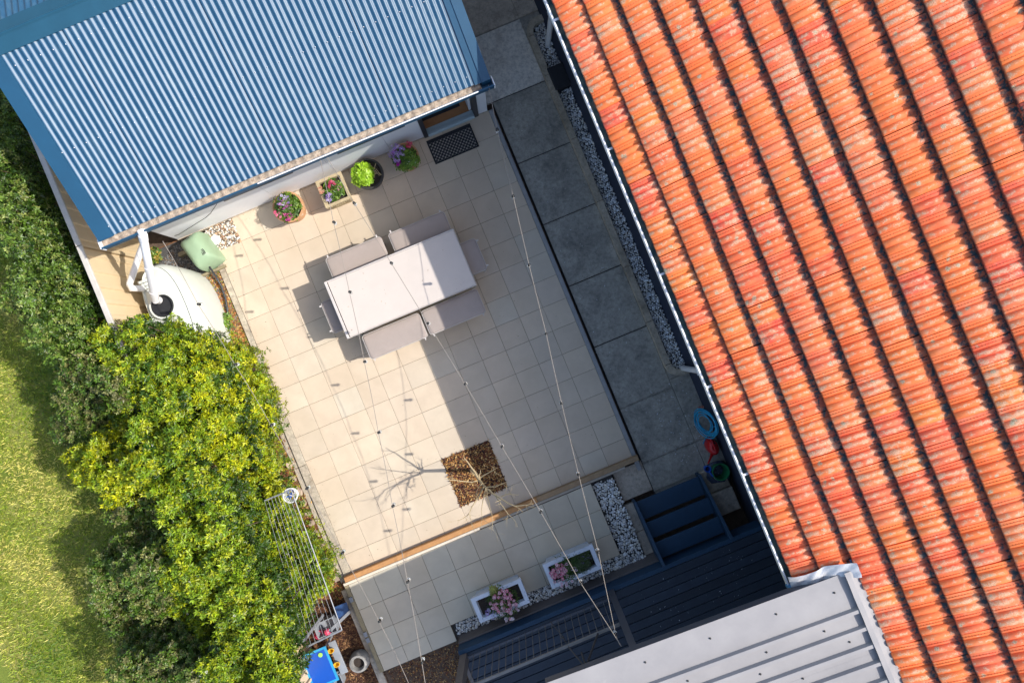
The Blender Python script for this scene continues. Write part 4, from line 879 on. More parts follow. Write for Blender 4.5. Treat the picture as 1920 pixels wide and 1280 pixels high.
flowers(t, ringpts((c[0]+.04, c[1]+.04), .19, 46, .56, .68), .025, DP, 9, (.88, .84, .76)); flowers(t, ringpts((c[0]+.07, c[1]-.14), .17, 44, .54, .64), .025, DW+DP[1:3], 9, (.78, .55, .50)); flowers(t, ringpts((c[0]-.20, c[1]-.13), .09, 26, .48, .56), .014, MV)
plant_cluster(t, (c[0]-.02, c[1]+.17, .50), .08, 40, .05, [(.40, .42, .10), (.34, .34, .10)], 5)
t, c = trough(1073, 1062, 'white chipped flower trough half filled with daisies, nearer the pebbles and steps', 2)
plant_cluster(t, (c[0]-.08, c[1], .44), .22, 260, .05, [(.05, .12, .02), (.10, .18, .03)], 5, wid=.25); plant_cluster(t, (c[0]+.16, c[1]+.01, .44), .2, 170, .055, [(.07, .12, .03), (.10, .14, .06)], 5, wid=.2)
flowers(t, ringpts((c[0]-.22, c[1]+.04), .12, 38, .56, .66), .025, DP, 9, (.88, .84, .76)); flowers(t, ringpts((c[0]-.16, c[1]-.06), .2, 26, .54, .6), .025, DW, 9, (.65, .18, .30)); flowers(t, ringpts((c[0]+.24, c[1]+.02), .08, 24, .46, .54), .014, [(.24, .16, .50), (.42, .32, .66)])
# ================================================================== BARE TREE
tr = thing('bare_tree', (-1.35, -1.72, 0), 'small leafless tree with pale branches in the mulch square', 'tree')
b0 = Vector(Q(884, 880, -.02)); top = Vector(Q(898, 898, 1.0))
build(MB().tube([b0, b0.lerp(top, .5)+Vector((.01, 0, 0)), top], [.036, .031, .024], 9), 'trunk', 'bark', tr, smooth=True)
def branch(pxs, r0, name='branch', parent=tr, twigs=3):
    pts = [Vector(Q(*p)) for p in pxs]; fine = []
    for i in range(len(pts)-1):
        for f in (0, .5): fine.append(pts[i].lerp(pts[i+1], f)+Vector((random.gauss(0, .004), random.gauss(0, .004), random.gauss(0, .006))))
    fine.append(pts[-1]); n = len(fine); mb = MB(); mb.tube(fine, [r0*1.2*(1-.75*i/(n-1)) for i in range(n)], 7)
    for k in range(twigs):
        i = random.randint(1, n-1); p = fine[i]; d = (fine[i]-fine[i-1]).normalized()
        q = (d+Vector((random.gauss(0, .55), random.gauss(0, .55), random.uniform(-.1, .5)))).normalized()*random.uniform(.08, .22); m = p+q*.5+Vector((random.gauss(0, .012), random.gauss(0, .012), 0))
        mb.tube([p, m, p+q], [r0*.32, r0*.22, .0012], 5)
        for _ in range(2): mb.tube([m, m+q*.35+Vector((random.gauss(0, .04), random.gauss(0, .04), .02))], [r0*.2, .001], 4)
    return build(mb, name, 'bark', parent, smooth=True)
branch([(898, 898, 1.0), (890, 885, 1.12), (876, 865, 1.3), (869, 855, 1.4)], .013, twigs=2)
branch([(898, 898, 1.0), (899, 890, 1.05), (901, 881, 1.12)], .014, twigs=0)
branch([(900, 895, 1.0), (915, 886, 1.15), (933, 876, 1.3)], .009, twigs=2)
branch([(897, 901, 1.0), (885, 903, 1.1), (865, 902, 1.25), (844, 899, 1.35), (834, 897, 1.4)], .008, twigs=4)
branch([(898, 900, 1.0), (906, 908, 1.15), (911, 914, 1.3)], .019, 'limb', twigs=1)
branch([(911, 914, 1.3), (925, 925, 1.45), (940, 936, 1.6), (965, 948, 1.75), (985, 947, 1.85), (1000, 944, 1.9)], .012, twigs=5)
branch([(911, 914, 1.3), (930, 911, 1.45), (950, 903, 1.55)], .008, twigs=3)
branch([(911, 914, 1.3), (914, 930, 1.5), (920, 952, 1.7), (923, 980, 1.85), (924, 993, 1.9)], .006, twigs=5)
branch([(911, 914, 1.3), (906, 935, 1.5), (903, 955, 1.65), (904, 972, 1.7)], .008, twigs=5)
branch([(908, 911, 1.2), (897, 930, 1.4), (885, 950, 1.55), (880, 962, 1.6), (886, 985, 1.7)], .009, twigs=6)
branch([(880, 962, 1.6), (870, 970, 1.65), (857, 976, 1.7)], .006, twigs=3)
branch([(925, 925, 1.45), (940, 945, 1.6), (952, 962, 1.7), (965, 975, 1.8)], .008, twigs=5)
branch([(905, 905, 1.12), (895, 918, 1.25), (892, 938, 1.4)], .007, twigs=4)
branch([(940, 930, 1.5), (955, 925, 1.6), (972, 927, 1.7)], .006, twigs=4)
# ================================================================== STRING LIGHTS
def string(pts, start, end, label):
    b = [Vector(Q(*p)) for p in pts]; s = Vector(Q(*start)); e = Vector(Q(*end)); t = thing('string_lights', tuple(s), label, 'string lights', 'festoon strings over the patio')
    allp = [s]+b+[e]; cab = []
    for i in range(len(allp)-1):
        L = (allp[i+1]-allp[i]).length
        for f in (0, .25, .5, .75): cab.append(allp[i].lerp(allp[i+1], f)-Vector((0, 0, .08*L*4*f*(1-f)*.35)))
    cab.append(e); build(MB().tube(cab, .0038, 6), 'cable', 'cable', t, smooth=True)
    for p in b:
        o = link('bulb', BULB, t); o.location = p - Vector(ORG[t.name]); o2 = link('socket', SOCK, o)
mbb = MB().lathe((0, 0, 0), [(.010, -.055), (.017, -.068), (.023, -.088), (.024, -.100), (.021, -.114), (.011, -.126), (.002, -.128)], 16); BULB = mbb.mesh('bulb', M['glass'], smooth=True)
SOCK = MB().lathe((0, 0, 0), [(.008, .008), (.016, .002), (.019, -.012), (.019, -.052), (.012, -.056)], 12).mesh('socket', M['socket'], smooth=True)
string([(371, 570, 2.2), (440, 683, 2.2), (508, 797, 2.25), (574.5, 916, 2.3), (641, 1037, 2.4), (711, 1165, 2.6)], (305, 452, 2.3), (775, 1300, 2.9), 'string of bulbs nearest the hedge, running from the tank over the bush')
string([(625, 416, 2.25), (655, 547, 2.3), (683, 678, 2.35), (709.5, 811, 2.5), (736, 949, 2.7), (764, 1091, 2.9), (791, 1242, 3.1)], (598, 290, 2.3), (803, 1320, 3.25), 'string of bulbs crossing the left half of the table down to the mulch')
string([(663, 380, 2.2), (733, 492.5, 2.25), (802, 606, 2.3), (872, 720, 2.4), (941, 837.5, 2.55), (1014, 960, 2.74), (1089.5, 1093.5, 2.98)], (608, 286, 2.3), (1165, 1211, 3.3), 'string of bulbs crossing the right half of the table to the pergola post')
string([(932, 242, 2.3), (962, 367, 2.3), (992, 496.5, 2.35), (1024, 625.5, 2.4), (1053, 756, 2.44), (1085, 890, 2.63), (1122, 1035, 2.89), (1155, 1191, 3.15)], (916, 160, 2.35), (1162, 1208, 3.3), 'string of bulbs over the shaded side, from the roof corner to the post')
rd = thing('hanging_rod', Q(1092, 1244, 3.0), 'two thin black metal rods angled out from under the pergola edge', 'bracket')
build(MB().tube([Q(1032, 1165, 2.3), Q(1055, 1192, 2.5), Q(1062, 1205, 2.6)], .007, 6).tube([Q(1066, 1212, 2.65), Q(1094, 1246, 3.0)], .010, 6).lathe(Q(1055, 1194, 2.5), [(.001, -.02), (.02, 0), (.001, .02)], 8), 'rod', 'gap', rd)
build(MB().tube([Q(1121, 1187, 2.3), Q(1102, 1240, 2.9)], .013, 6).tube([Q(1090, 1222, 2.8), Q(1098, 1246, 3.0)], .012, 6), 'rod', 'gap', rd)
lb = thing('wall_cable', Q(410, 367, 1.0), 'thin black cable hanging across the white wall to the green pump cover', 'cable')
build(MB().tube([(Q(409, 370, 1.0)[0], WV-.02, 1.0), Q(395, 400, .6), Q(386, 408, .5), Q(335, 440, .3), Q(318, 444, .2)], .004, 5), 'cable', 'socket', lb)
# ================================================================== THINGS BY THE HOUSE
hc = Q(1328, 783, 0); ho = thing('garden_hose', (hc[0], hc[1], -.05), 'coiled bright blue garden hose on the dark path', 'hose')
pts = []
for i in range(300):
    t = i/300*2*PI*9; k = i/300; q_ = .55+.45*abs(math.sin(k*7.3+.6)); r1 = .155*q_; r2 = .235*q_
    pts.append((2.335+.095*q_*math.cos(t)+.012*math.sin(k*31)-.03*k, hc[1]+r2*math.sin(t)+.02*math.cos(k*23), .26+.25*q_*math.cos(t)+.02*k+.006*math.sin(t*3)))
build(MB().tube(pts, .0075, 6), 'hose_coil', 'cyan', ho, smooth=True)
build(MB().tube([pts[-1], Q(1332, 800, .10), Q(1330, 812, .0), Q(1322, 823, -.04), Q(1318, 832, -.04)], .008, 6), 'hose_end', 'cyan', ho, smooth=True)
wc = Q(1337, 838, .12); wt2 = thing('watering_can', (wc[0], wc[1], -.05), 'red plastic watering can with a long spout on the path', 'watering can')
def bent(p, q, f): return Vector(p).lerp(Vector(q), f)
mb = MB(); cu, cv, _ = wc
mb.lathe((cu, cv, -.05), [(.085, 0), (.09, .10), (.085, .19), (.065, .235), (.035, .25), (.034, .235)], 24, 1.0, 1.5); body = build(mb, 'can_body', 'red', wt2, smooth=True)
build(MB().lathe((cu+.02, cv+.06, .20), [(.034, -.02), (.036, .004), (.030, .006), (.028, -.01)], 16), 'filler_neck', 'red', wt2, smooth=True)
build(MB().lathe((cu+.02, cv+.06, .20), [(.028, -.008), (.001, -.006)], 16), 'opening', 'gap', wt2)
sp0 = (cu-.01, cv-.10, .02); sp1 = Q(1328, 868, .22); build(MB().tube([sp0, bent(sp0, sp1, .5), sp1], [.035, .018, .013], 12), 'spout', 'red', wt2, smooth=True)
build(MB().tube([(cu+.0, cv+.12, .05), (cu+.0, cv+.17, .14), (cu, cv+.13, .22), (cu, cv+.02, .23), (cu, cv-.06, .18)], .013, 8), 'handle', 'red', wt2, smooth=True)
gc = Q(1351, 884, .22); gb = thing('green_bucket', (gc[0], gc[1], -.03), 'round green plastic bucket by the top of the steps', 'bucket')
build(MB().lathe((gc[0], gc[1], .0), [(.095, 0), (.125, .235), (.137, .237), (.137, .25), (.124, .25), (.118, .235), (.09, .012), (.01, .01)], 32, cap=False), 'bucket', 'green', gb, smooth=True)
build(MB().tube([(gc[0]+.135*math.cos(t), gc[1]+.10*math.sin(t)-.03, .24-.03*abs(math.sin(t))) for t in [PI+PI*k/12 for k in range(13)]], .005, 6), 'handle', 'galv', gb, smooth=True)
bc = Q(1327, 879, .1); sc_ = thing('blue_scoop', (bc[0], bc[1], -.04), 'small bright blue plastic scoop beside the green bucket', 'scoop')
build(MB().lathe((bc[0], bc[1], -.03), [(.035, 0), (.05, .09), (.055, .14), (.045, .14), (.038, .02)], 16), 'scoop', 'blue', sc_, smooth=True); build(MB().bar((bc[0], bc[1]-.04, .10), (bc[0]+.03, bc[1]-.14, .12), .02, .012), 'handle', 'blue', sc_)
# clear grey plastic bag crumpled beneath
pcn = Q(1350, 890, 0); pl_ = thing('plastic_bag', (pcn[0], pcn[1], -.05), 'crumpled dark translucent plastic bag under the green bucket', 'bag')
V0, F0 = ICO2; V = V0.copy(); ph = rng.random(8)*6
bump = 1+.12*np.sin(V[:, 0]*7+ph[0])+.10*np.sin(V[:, 1]*9+ph[1])+.10*np.sin(V[:, 2]*8+V[:, 0]*5+ph[2])+rng.normal(0, .05, len(V))
V = V*bump[:, None]*np.array([.25, .22, .06])+np.array([pcn[0]-.03, pcn[1]+.03, -.02]); V[:, 2] = np.maximum(V[:, 2], -.052)
me = fast_mesh('bag', V-np.array(ORG[pl_.name]), F0, pm('bag_plastic', (.10, .13, .20), (.03, .04, .07), 18, .18, .8, 25, spots=(.30, .34, .40), sscale=24, sth=.62)); link('bag', me, pl_)
rp = Q(1319, 762, -.02); tag(build(MB().cbox(rp[0]-.03, rp[0]+.03, rp[1]-.015, rp[1]+.015, -.055, .0).tube([(rp[0]-.03, rp[1], -.03), (rp[0]-.08, rp[1]+.02, -.03)], .012, 8), 'hose_connector', pm('salmon', (.6, .22, .16), rough=.5), None, (rp[0], rp[1], -.05)), 'small pinkish hose connector above the blue hose coil', 'hose fitting')
# litter flecks
def flecks(name, polys, z, n, L, pal, label): 
    return chips(name, polys, z, n, L, pal, label, 'litter', .002)
flecks('path_petals', [[(1.2, -3.0), (2.1, -3.0), (2.1, 3.6), (1.2, 3.6)]], -.05, 120, .024, [(.7, .72, .74), (.6, .6, .55)], 'scattered tiny white petals and specks on the dark path')
flecks('hose_petals', [[(1.7, -2.9), (2.3, -2.9), (2.3, -1.6), (1.7, -1.6)]], -.05, 90, .026, [(.78, .80, .84)], 'dense white specks on the path around the hose and watering can')
flecks('deck_petals', [[(.3, -4.9), (2.2, -4.9), (2.2, -4.2), (.3, -4.2)]], DZ+.002, 60, .022, [(.55, .6, .65), (.35, .38, .42)], 'scattered pale specks on the charcoal deck boards')
flecks('patio_crumbs', [[(-3.8, -2.5), (1.0, -2.5), (1.0, 3.4), (-3.8, 3.4)]], .002, 230, .016, [(.16, .10, .06), (.30, .18, .09), (.08, .07, .05)], 'scattered brown crumbs of leaf and bark on the cream pavers')
jl = []
for i in range(-2, 10):
    u_ = -3.004+i*PIT; jl.append([(u_-.012, -2.4), (u_+.012, -2.4), (u_+.012, 3.5), (u_-.012, 3.5)])
for j in range(-12, 2):
    v_ = 2.76+j*PIT; jl.append([(-3.8, v_-.012), (1.05, v_-.012), (1.05, v_+.012), (-3.8, v_+.012)])
flecks('table_leaves', [[(-2.2, 1.02), (-.2, 1.02), (-.2, 1.86), (-2.2, 1.86)]], .752, 26, .02, [(.30, .20, .10), (.42, .30, .16)], 'few dry leaf crumbs lying on the pale table top')
flecks('joint_grit', jl, .0015, 900, .010, [(.20, .14, .09), (.12, .10, .07), (.10, .13, .05)], 'fine dark grit and moss caught along the paver joints')
pj = [[(1.2, v_-.03), (2.1, v_-.03), (2.1, v_+.03), (1.2, v_+.03)] for v_ in (-2.64, -1.68, -.60, .467, 1.546, 2.616, 3.69)]+[[(2.06, -1.3), (2.115, -1.3), (2.115, 4.4), (2.06, 4.4)]]*3
flecks('path_grit', pj, -.052, 700, .014, [(.10, .08, .05), (.22, .17, .10), (.07, .09, .04), (.30, .26, .2)], 'dark grit and leaf crumbs along the path joints and kerb foot')
flecks('edge_crumbs', [[(-3.84, -2.5), (-3.70, -2.5), (-3.70, 3.2), (-3.84, 3.2)], [(-3.4, 3.45), (-.1, 3.45), (-.1, 3.57), (-3.4, 3.57)]], .002, 420, .014, [(.20, .13, .07), (.35, .22, .10), (.10, .08, .06)], 'brown crumbs gathered along the edges of the patio')
# ================================================================== AIRER, TOYS, POT, STONES (left bottom)
AZ = 1.38; ai = thing('clothes_airer', Q(560, 1060, 0), 'long silver folding clothes airer with parallel wires beside the bush', 'clothes airer')
p1, p2, p3, p4 = [Vector(Q(x, y, AZ)) for x, y in ((546, 918), (641, 1180), (575, 1212), (496, 938))]
build(MB().tube([p1, p2], .009, 10), 'side_rail', 'galv', ai, smooth=True); build(MB().tube([p4, p3], .003, 6), 'side_rail', 'galv', ai, smooth=True)
build(MB().bar(p2, p3, .022, .02), 'end_bar', 'galv', ai); build(MB().bar(p1, p4, .018, .016), 'end_bar', 'galv', ai)
for i in range(1, 8):
    f = i/8; a_ = p1.lerp(p4, f); b_ = p2.lerp(p3, f); build(MB().tube([a_, a_.lerp(b_, .5)-Vector((0, 0, .02)), b_], .0025, 5), 'wire', 'galv', ai)
for s, (xa, ya), (xb, yb) in ((0, (600, 1150), (650, 1148)), (1, (572, 1200), (612, 1150))):
    pass
L1, L2 = Vector(Q(655, 1146, .0)), Vector(Q(598, 1205, AZ-.05)); build(MB().bar(Q(656, 1146, .25), Q(618, 1182, 1.30), .045, .02), 'leg', 'greyplastic', ai)
build(MB().bar(Q(606, 1152, .35), Q(568, 1202, 1.30), .045, .02), 'leg', 'galv', ai); build(MB().bar(Q(657, 1147, -.04), Q(656, 1146, .26), .03, .02), 'leg', 'greyplastic', ai)
pk = Q(545, 928, AZ-.05); bk = thing('peg_basket', (pk[0], pk[1], AZ-.16), 'round white wire peg basket hanging at the end of the airer', 'basket')
mb = MB(); R = .10
mb.tube([(pk[0]+R*math.cos(t), pk[1]+R*math.sin(t), AZ-.03) for t in [2*PI*k/24 for k in range(25)]], .008, 6)
for z, r in ((AZ-.07, .094), (AZ-.11, .088), (AZ-.145, .078)): mb.tube([(pk[0]+r*math.cos(t), pk[1]+r*math.sin(t), z) for t in [2*PI*k/20 for k in range(21)]], .004, 5)
for k in range(16):
    t = 2*PI*k/16; mb.tube([(pk[0]+R*math.cos(t), pk[1]+R*math.sin(t), AZ-.03), (pk[0]+.08*math.cos(t), pk[1]+.08*math.sin(t), AZ-.145), (pk[0], pk[1], AZ-.15)], .003, 4)
build(mb, 'basket', 'whitepvc', bk)
pcs = [M['yellow'], M['blue'], M['galv'], M['toyblue'], M['whitepvc']]
pgs = thing('clothes_pegs', (pk[0], pk[1], AZ-.14), 'heap of yellow, blue and white clothes pegs inside the round basket', 'pegs')
for k in range(22):
    t = random.random()*6.28; r = .07*math.sqrt(random.random()); a_ = random.random()*6.28; x, y = pk[0]+r*math.cos(t), pk[1]+r*math.sin(t); z = AZ-.135+.03*random.random()
    build(MB().bar((x-.03*math.cos(a_), y-.03*math.sin(a_), z), (x+.03*math.cos(a_), y+.03*math.sin(a_), z+.012), .012, .01), 'peg', pcs[k % 5], pgs)
# bits stored beneath the airer
def lump(name, px, py, z, sx, sy, sz, mat, label, cat, org=None):
    c = Q(px, py, z); V0, F0 = ICO2; V = V0*np.array([sx, sy, sz])*(1+.06*np.sin(V0[:, :1]*5+px))+np.array([c[0], c[1], c[2]])
    o = link(name, fast_mesh(name, V-np.array(c), F0, M[mat], None, True), None, c); tag(o, label, cat); return o
def crate(px, py, z0, w, h, d, mat, label, cat, name, rz=0):
    c = Q(px, py, z0+d); mb = MB(); t_ = .012
    mb.loft([[(c[0]-w*.9, c[1]-h*.9, z0), (c[0]+w*.9, c[1]-h*.9, z0), (c[0]+w*.9, c[1]+h*.9, z0), (c[0]-w*.9, c[1]+h*.9, z0)], [(c[0]-w, c[1]-h, z0+d), (c[0]+w, c[1]-h, z0+d), (c[0]+w, c[1]+h, z0+d), (c[0]-w, c[1]+h, z0+d)],
             [(c[0]-w+t_, c[1]-h+t_, z0+d), (c[0]+w-t_, c[1]-h+t_, z0+d), (c[0]+w-t_, c[1]+h-t_, z0+d), (c[0]-w+t_, c[1]+h-t_, z0+d)], [(c[0]-w*.86, c[1]-h*.86, z0+.02), (c[0]+w*.86, c[1]-h*.86, z0+.02), (c[0]+w*.86, c[1]+h*.86, z0+.02), (c[0]-w*.86, c[1]+h*.86, z0+.02)]])
    t = thing(name, (c[0], c[1], z0), label, cat); build(mb, 'tub', mat, t); return t, c
crate(610, 1177, -.05, .17, .12, .24, 'greyplastic', 'pale grey storage tub under the corner of the airer', 'tub', 'storage_tub')
lump('ball', 614, 1184, .17, .055, .055, .055, 'pink', 'pink ball in the grey tub under the airer', 'ball')
t = thing('toy_bucket', Q(597, 1190, -.04), 'small crimson toy bucket standing under the airer wires', 'bucket'); c = Q(597, 1190, .1)
build(MB().lathe((c[0], c[1], -.04), [(.05, 0), (.065, .13), (.072, .135), (.06, .14), (.048, .02)], 20), 'bucket', 'pink', t, smooth=True); build(MB().tube([(c[0]-.065, c[1], .09), (c[0], c[1]-.03, .15), (c[0]+.065, c[1], .09)], .004, 5), 'handle', 'pink', t)
tag(build(MB().loft([[Q(626, 1138, .05), Q(650, 1128, .05), Q(657, 1148, .05), Q(635, 1160, .05)], [Q(626, 1138, .22), Q(650, 1128, .22), Q(655, 1147, .12), Q(633, 1158, .12)]]), 'blue_tarp', pm('blue_tarp', (.03, .08, .20), (.015, .04, .12), 14, .5, .6, 30), None, Q(640, 1145, 0)), 'folded dark blue tarp between the airer leg and the bush', 'tarp')
# toy water table
tc_ = Q(599, 1252, .42); tw = thing('toy_water_table', (tc_[0], tc_[1], -.05), 'blue plastic toy water table with yellow cups on its edge', 'toy')
w, h = .20, .27; mb = MB(); zt = .42
def r3(w, h, z): return [(tc_[0]+x*w, tc_[1]+y*h, z) for x, y in ((-1, -1), (1, -1), (1, 1), (-1, 1))]
build(MB().loft([r3(w-.05, h-.05, zt-.14), r3(w-.005, h-.005, zt-.02), r3(w+.012, h+.012, zt-.018), r3(w+.012, h+.012, zt), r3(w-.02, h-.02, zt)]), 'tray_rim', 'toyrim', tw)
build(MB().loft([r3(w-.022, h-.022, zt+.001), r3(w-.022, h-.022, zt+.0015)]), 'water', 'toyblue', tw)
for sx in (-1, 1):
    for sy in (-1, 1): build(MB().tube([(tc_[0]+sx*(w-.05), tc_[1]+sy*(h-.05), zt-.12), (tc_[0]+sx*(w-.02), tc_[1]+sy*(h-.02), -.05)], .018, 8), 'leg', 'greyplastic', tw)
build(MB().lathe((tc_[0]+.10, tc_[1]+.19, zt+.002), [(.03, 0), (.034, .02), (.01, .022)], 16), 'ball', pm('lime_plastic', (.35, .70, .12), rough=.4), tw, smooth=True)
for dy in (.17, -.06):
    build(MB().lathe((tc_[0]+w+.055, tc_[1]+dy, zt-.10), [(.022, 0), (.04, .05), (.048, .08), (.036, .08), (.02, .01)], 14, 1.2, .8), 'cup', 'yellow', tw, smooth=True)
build(MB().cbox(tc_[0]+w+.014, tc_[0]+w+.13, tc_[1]-h, tc_[1]+h, zt-.16, zt-.13), 'side_tray', 'greyplastic', tw)
c = Q(565, 1273, .2); t = thing('yellow_cup', (c[0], c[1], -.05), 'round yellow plastic cup standing in the shade beside the toy table', 'cup')
build(MB().lathe((c[0], c[1], -.05), [(.045, 0), (.058, .22), (.062, .25), (.05, .25), (.045, .22), (.02, .215)], 20), 'cup', 'yellow', t, smooth=True); build(MB().lathe((c[0], c[1], .205), [(.03, 0), (.028, .035), (.012, .04)], 16), 'knob', 'yellow', t, smooth=True)
crate(633, 1275, -.05, .07, .09, .20, 'greyplastic', 'olive grey crate at the frame edge beside the toy table', 'crate', 'small_crate')
c = Q(671, 1245, .22); t = thing('concrete_pot', (c[0], c[1], -.05), 'round rough grey concrete pot standing in the dark mulch', 'plant pot')
build(MB().lathe((c[0], c[1], -.06), [(.12, 0), (.165, .12), (.16, .20), (.135, .275), (.105, .28), (.09, .24), (.085, .2)], 28, cap=False), 'pot', 'concretepot', t, smooth=True); build(MB().lathe((c[0]-.01, c[1], .14), [(.09, 0), (.01, .004)], 20), 'soil', 'soil', t)
# edging stones
sts = [(541, 872, .04, .07), (549, 898, .05, .06), (559, 922, .05, .08), (568, 943, .05, .06), (576, 962, .05, .055), (584, 981, .045, .05), (592, 1002, .05, .07), (602, 1024, .055, .08), (612, 1046, .055, .07), (620, 1064, .06, .085), (630, 1084, .055, .07)]
ordw = ['topmost', 'second', 'third', 'fourth', 'fifth', 'sixth', 'seventh', 'eighth', 'ninth', 'tenth', 'lowest']
for i, (x, y, a_, b_) in enumerate(sts):
    c = Q(x, y, 0); rr = random.Random(i); n = 8
    ring = [(c[0]+a_*(1+rr.uniform(-.25, .25))*math.cos(2*PI*k/n), c[1]+b_*(1+rr.uniform(-.25, .25))*math.sin(2*PI*k/n)) for k in range(n)]
    o = build(MB().loft([[(p[0], p[1], -.07) for p in ring], [(p[0], p[1], -.01) for p in ring], [(c[0]+(p[0]-c[0])*.88, c[1]+(p[1]-c[1])*.88, .008+.004*(i % 3)) for p in ring]]), 'edging_stone', 'stone', None, (c[0], c[1], -.05))
    tag(o, ordw[i]+' of the flat brownish stones in the row beside the concrete edging', 'stone', 'stones along the garden edging')
# ================================================================== SHRUBS AND HEDGE
R1 = [(140, 660), (172, 640), (205, 618), (245, 604), (285, 600), (318, 584), (335, 612), (395, 634), (430, 640), (470, 668), (500, 712), (508, 780), (498, 850), (525, 890), (542, 940), (575, 1000), (600, 1045), (628, 1085), (618, 1110), (590, 1130), (560, 1180), (566, 1212), (556, 1240), (552, 1265), (535, 1330), (215, 1330), (225, 1200), (172, 1120), (178, 1040), (240, 985), (195, 960), (205, 920), (150, 900), (120, 830), (105, 780), (120, 700)]
R2 = [(-40, 225), (10, 245), (40, 300), (75, 360), (108, 430), (140, 475), (163, 560), (178, 630), (140, 688), (85, 660), (30, 610), (0, 560), (40, 520), (20, 470), (-40, 450)]
def hz1(x, y):
    up = (x-960)*CA + (640-y)*SA
    z = float(np.interp(up, [-860, -800, -715, -640, -570, -520, -480, -450, -430], [1.7, 2.25, 2.5, 2.45, 2.05, 1.55, .95, .45, .3]))
    if y > 880 and up > -600: z = min(z, 1.02)
    if y < 690: z = min(z, .9+max(0, (y-570))*.012)
    if y < 700 and x < 262: z = max(z, 2.12)
    if up < -725: z *= .80+.24*math.sin(2*PI*(y-655)/185)
    elif up < -640 and y > 690: z = max(z, 2.35)
    return z
BG = [(.24, .33, .010), (.16, .26, .010), (.34, .39, .012), (.09, .17, .010), (.19, .29, .012), (.36, .40, .012)]
YG = [(.46, .46, .008), (.38, .41, .008), (.28, .34, .010)]
DG = [(.045, .11, .008), (.03, .08, .008), (.07, .14, .010)]
GG = [(.10, .17, .02), (.14, .20, .03), (.06, .12, .015), (.22, .23, .07), (.15, .15, .05), (.08, .16, .015)]
GH = [(.09, .16, .02), (.14, .22, .03), (.05, .10, .015), (.22, .26, .06), (.10, .18, .02)]
seeds = [  # px, py, palettes, kind, label
 (285, 650, 'b', 'glossy bright green shrub over the fence end beside the white tank'),
 (420, 700, 'y', 'yellow green shrub leaning toward the patio below the white tank'),
 (300, 800, 'b', 'tall glossy green shrub in the middle of the hedge, above the yellow patch'),
 (455, 830, 'y', 'most yellow shrub, along the garden edging half way down the patio'),
 (200, 890, 'y', 'bright yellow green tip of hedge hanging toward the lawn shadow'),
 (370, 930, 'b', 'glossy green shrub between the lawn shadow and the round peg basket'),
 (520, 990, 'b', 'green shrub under the upper half of the clothes airer wires'),
 (390, 1080, 'b', 'dense glossy green shrub left of the clothes airer'),
 (560, 1110, 'b', 'green shrub spreading under the lower airer wires to the concrete edging'),
 (470, 1220, 'b', 'green shrub next to the blue toy table at the bottom edge'),
 (150, 760, 'g', 'olive grey shrub at the lawn side, topmost of the grey ones below the fence'),
 (235, 1010, 'g', 'brown tipped grey green shrub at the lawn side, level with the square tree pit'),
 (230, 1120, 'g', 'brown tipped grey green shrub jutting furthest toward the lawn'),
 (290, 1240, 'g', 'grey green glossy shrub at the bottom edge beside the lawn'),
]
seeds2 = [(10, 260, 'h', 'dark hedge shrub in the shade beside the upper blue roof edge'), (60, 400, 'h', 'fine leaved green hedge shrub beyond the fence, beside the roof corner'), (100, 500, 'h', 'dense green hedge shrub beyond the cream fence level with the white pipe'), (100, 610, 'h', 'rounded green hedge shrub beyond the fence end, above the sunny lawn')]
R3 = [(-60, 120), (0, 165), (40, 225), (100, 340), (125, 410), (100, 395), (60, 330), (20, 255), (-60, 225)]
seeds3 = [(20, 250, 'h', 'low dark shrub in deep shade in the gap along the blue roof barge')]
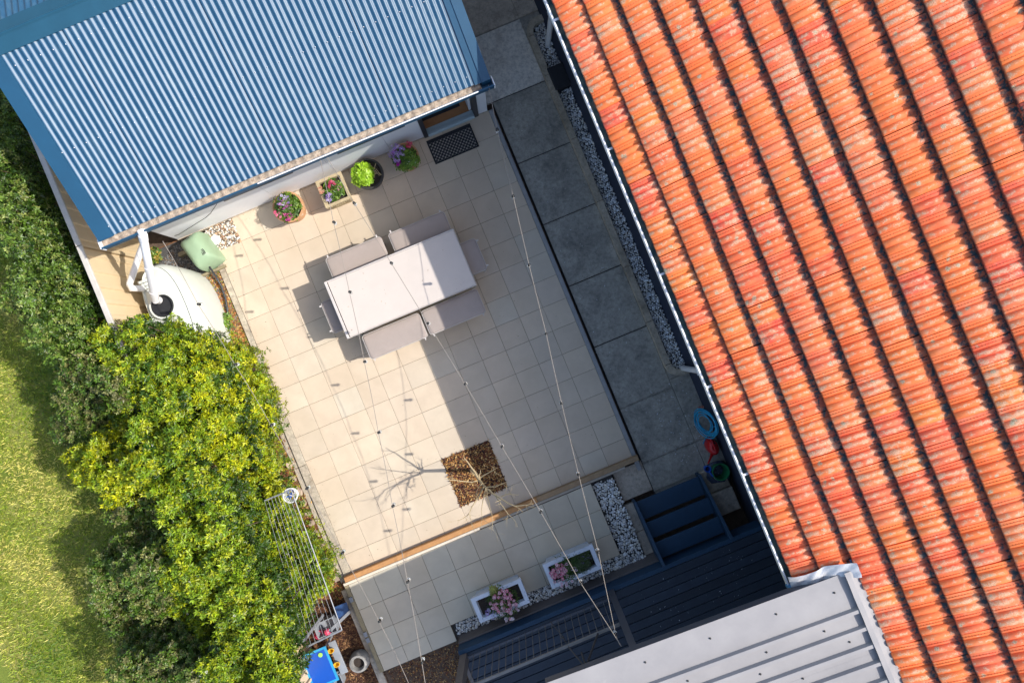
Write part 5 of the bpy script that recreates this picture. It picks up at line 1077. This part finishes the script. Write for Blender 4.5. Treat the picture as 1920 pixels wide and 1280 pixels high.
def make_shrubs(region, seeds, hfun, step, crad, wsize, nwh, grp, bounds):
    cl = [[] for _ in seeds]
    x = bounds[0]
    while x < bounds[1]:
        y = bounds[2]
        while y < bounds[3]:
            px, py = x+random.gauss(0, step*.35), y+random.gauss(0, step*.35)
            if inpoly(px, py, region):
                k = min(range(len(seeds)), key=lambda i: (seeds[i][0]-px)**2*1.2+(seeds[i][1]-py)**2)
                z = hfun(px, py)*(.95+.10*math.sin(px*.055+py*.021)*math.cos(py*.047-px*.013))-abs(random.gauss(0, .13))
                cl[k].append((px, py, z))
            y += step
        x += step
    for k, (sx, sy, kind, lab) in enumerate(seeds):
        if not cl[k]: continue
        cens = np.array([Q(a, b, z) for a, b, z in cl[k]]); base = cens.mean(0)
        t = thing('shrub', (base[0], base[1], -.06), lab, 'shrub', grp); parts = []; org = np.array(ORG[t.name])
        for (a, b, z), c in zip(cl[k], cens):
            if kind == 'y': pal = YG+BG[:2]
            elif kind == 'b': pal = BG if random.random() < .8 else DG+BG
            elif kind == 'g': pal = GG
            else: pal = GH
            if kind == 'b' and ((a-960)*CA+(640-b)*SA > -555 and b < 930) and random.random() < .6: pal = YG
            pal = np.array(pal)
            for lay, (dz, nn, dim) in enumerate(((0, nwh, 1.0), (-.24, nwh//2, .6), (-.55, nwh//3, .5))):
                if c[2]+dz < .12: continue
                n = nn; rr = crad*random.uniform(.7, 1.25); d = sphere_dirs(n, -.15)
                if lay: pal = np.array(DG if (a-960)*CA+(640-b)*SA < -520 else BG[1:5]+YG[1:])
                P = c+np.array([0, 0, dz])+d*rr*rng.uniform(.7, 1.1, (n, 1))*np.array([1, 1, .9]); P[:, 2] = np.maximum(P[:, 2], .03)
                nr = unit(d+np.array([.3, .05, .5])+rng.normal(0, .5, (n, 3))); s = wsize*(.8 if kind == 'g' else 1)*rng.uniform(.7, 1.25, n)
                if kind == 'g' and lay == 0: P = np.repeat(P, 2, 0)[:int(1.5*n)]+rng.normal(0, .02, (int(1.5*n), 3)); nr = np.repeat(nr, 2, 0)[:int(1.5*n)]; s = np.repeat(s, 2)[:int(1.5*n)]; n = int(1.5*n)
                cc = pal[rng.integers(0, len(pal), n)]
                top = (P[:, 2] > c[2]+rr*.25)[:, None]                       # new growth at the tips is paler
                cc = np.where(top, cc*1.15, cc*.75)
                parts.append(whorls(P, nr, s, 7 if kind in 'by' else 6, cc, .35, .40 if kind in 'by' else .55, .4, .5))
        if kind in 'by':
            m = rng.integers(0, len(cens), max(3, len(cens)//14)); fp = cens[m]+np.array([0, 0, .11])+rng.normal(0, .05, (len(m), 3)); flowers(t, fp, .013, [(.85, .82, .72)], 5, None, 'blossom')
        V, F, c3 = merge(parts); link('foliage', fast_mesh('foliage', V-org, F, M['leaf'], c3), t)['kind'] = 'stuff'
        mb = MB()
        for c in cens[::3]:
            mid = Vector((base[0]*.5+c[0]*.5, base[1]*.5+c[1]*.5, c[2]*.5)); mb.tube([(base[0]+random.gauss(0, .06), base[1]+random.gauss(0, .06), -.08), mid, (c[0], c[1], max(.05, c[2]-.1))], [.022, .014, .006], 6)
        build(mb, 'stem', 'stem', t)
make_shrubs(R1, seeds, hz1, 19, .12, .053, 30, 'shrubs of the mixed hedge by the patio', (90, 640, 560, 1340))
def hz2(x, y):
    up = (x-960)*CA + (640-y)*SA
    return float(np.interp(up, [-900, -850, -800, -750, -700], [1.9, 2.2, 2.3, 2.1, 1.55]))
make_shrubs(R2, seeds2, hz2, 20, .135, .042, 32, 'hedge shrubs beyond the cream fence', (-60, 190, 170, 700))
make_shrubs(R3, seeds3, lambda x, y: 1.0, 20, .13, .042, 26, 'hedge shrubs beyond the cream fence', (-60, 140, 110, 420))
# small weeds by tank and wall
for (x, y, s, lab) in ((285, 478, .12, 'small green weed growing through gravel by the slanting white pipes'), (415, 605, .16, 'green weed between the white tank and the edging'), (262, 470, .06, 'tiny weed at the foot of the fence by the pipe')):
    c = Q(x, y, .1); t = thing('weed', (c[0], c[1], -.05), lab, 'weed'); plant_cluster(t, (c[0], c[1], .05), s, 70 if s > .1 else 25, .05, GL+[(.40, .30, .05)], 5)
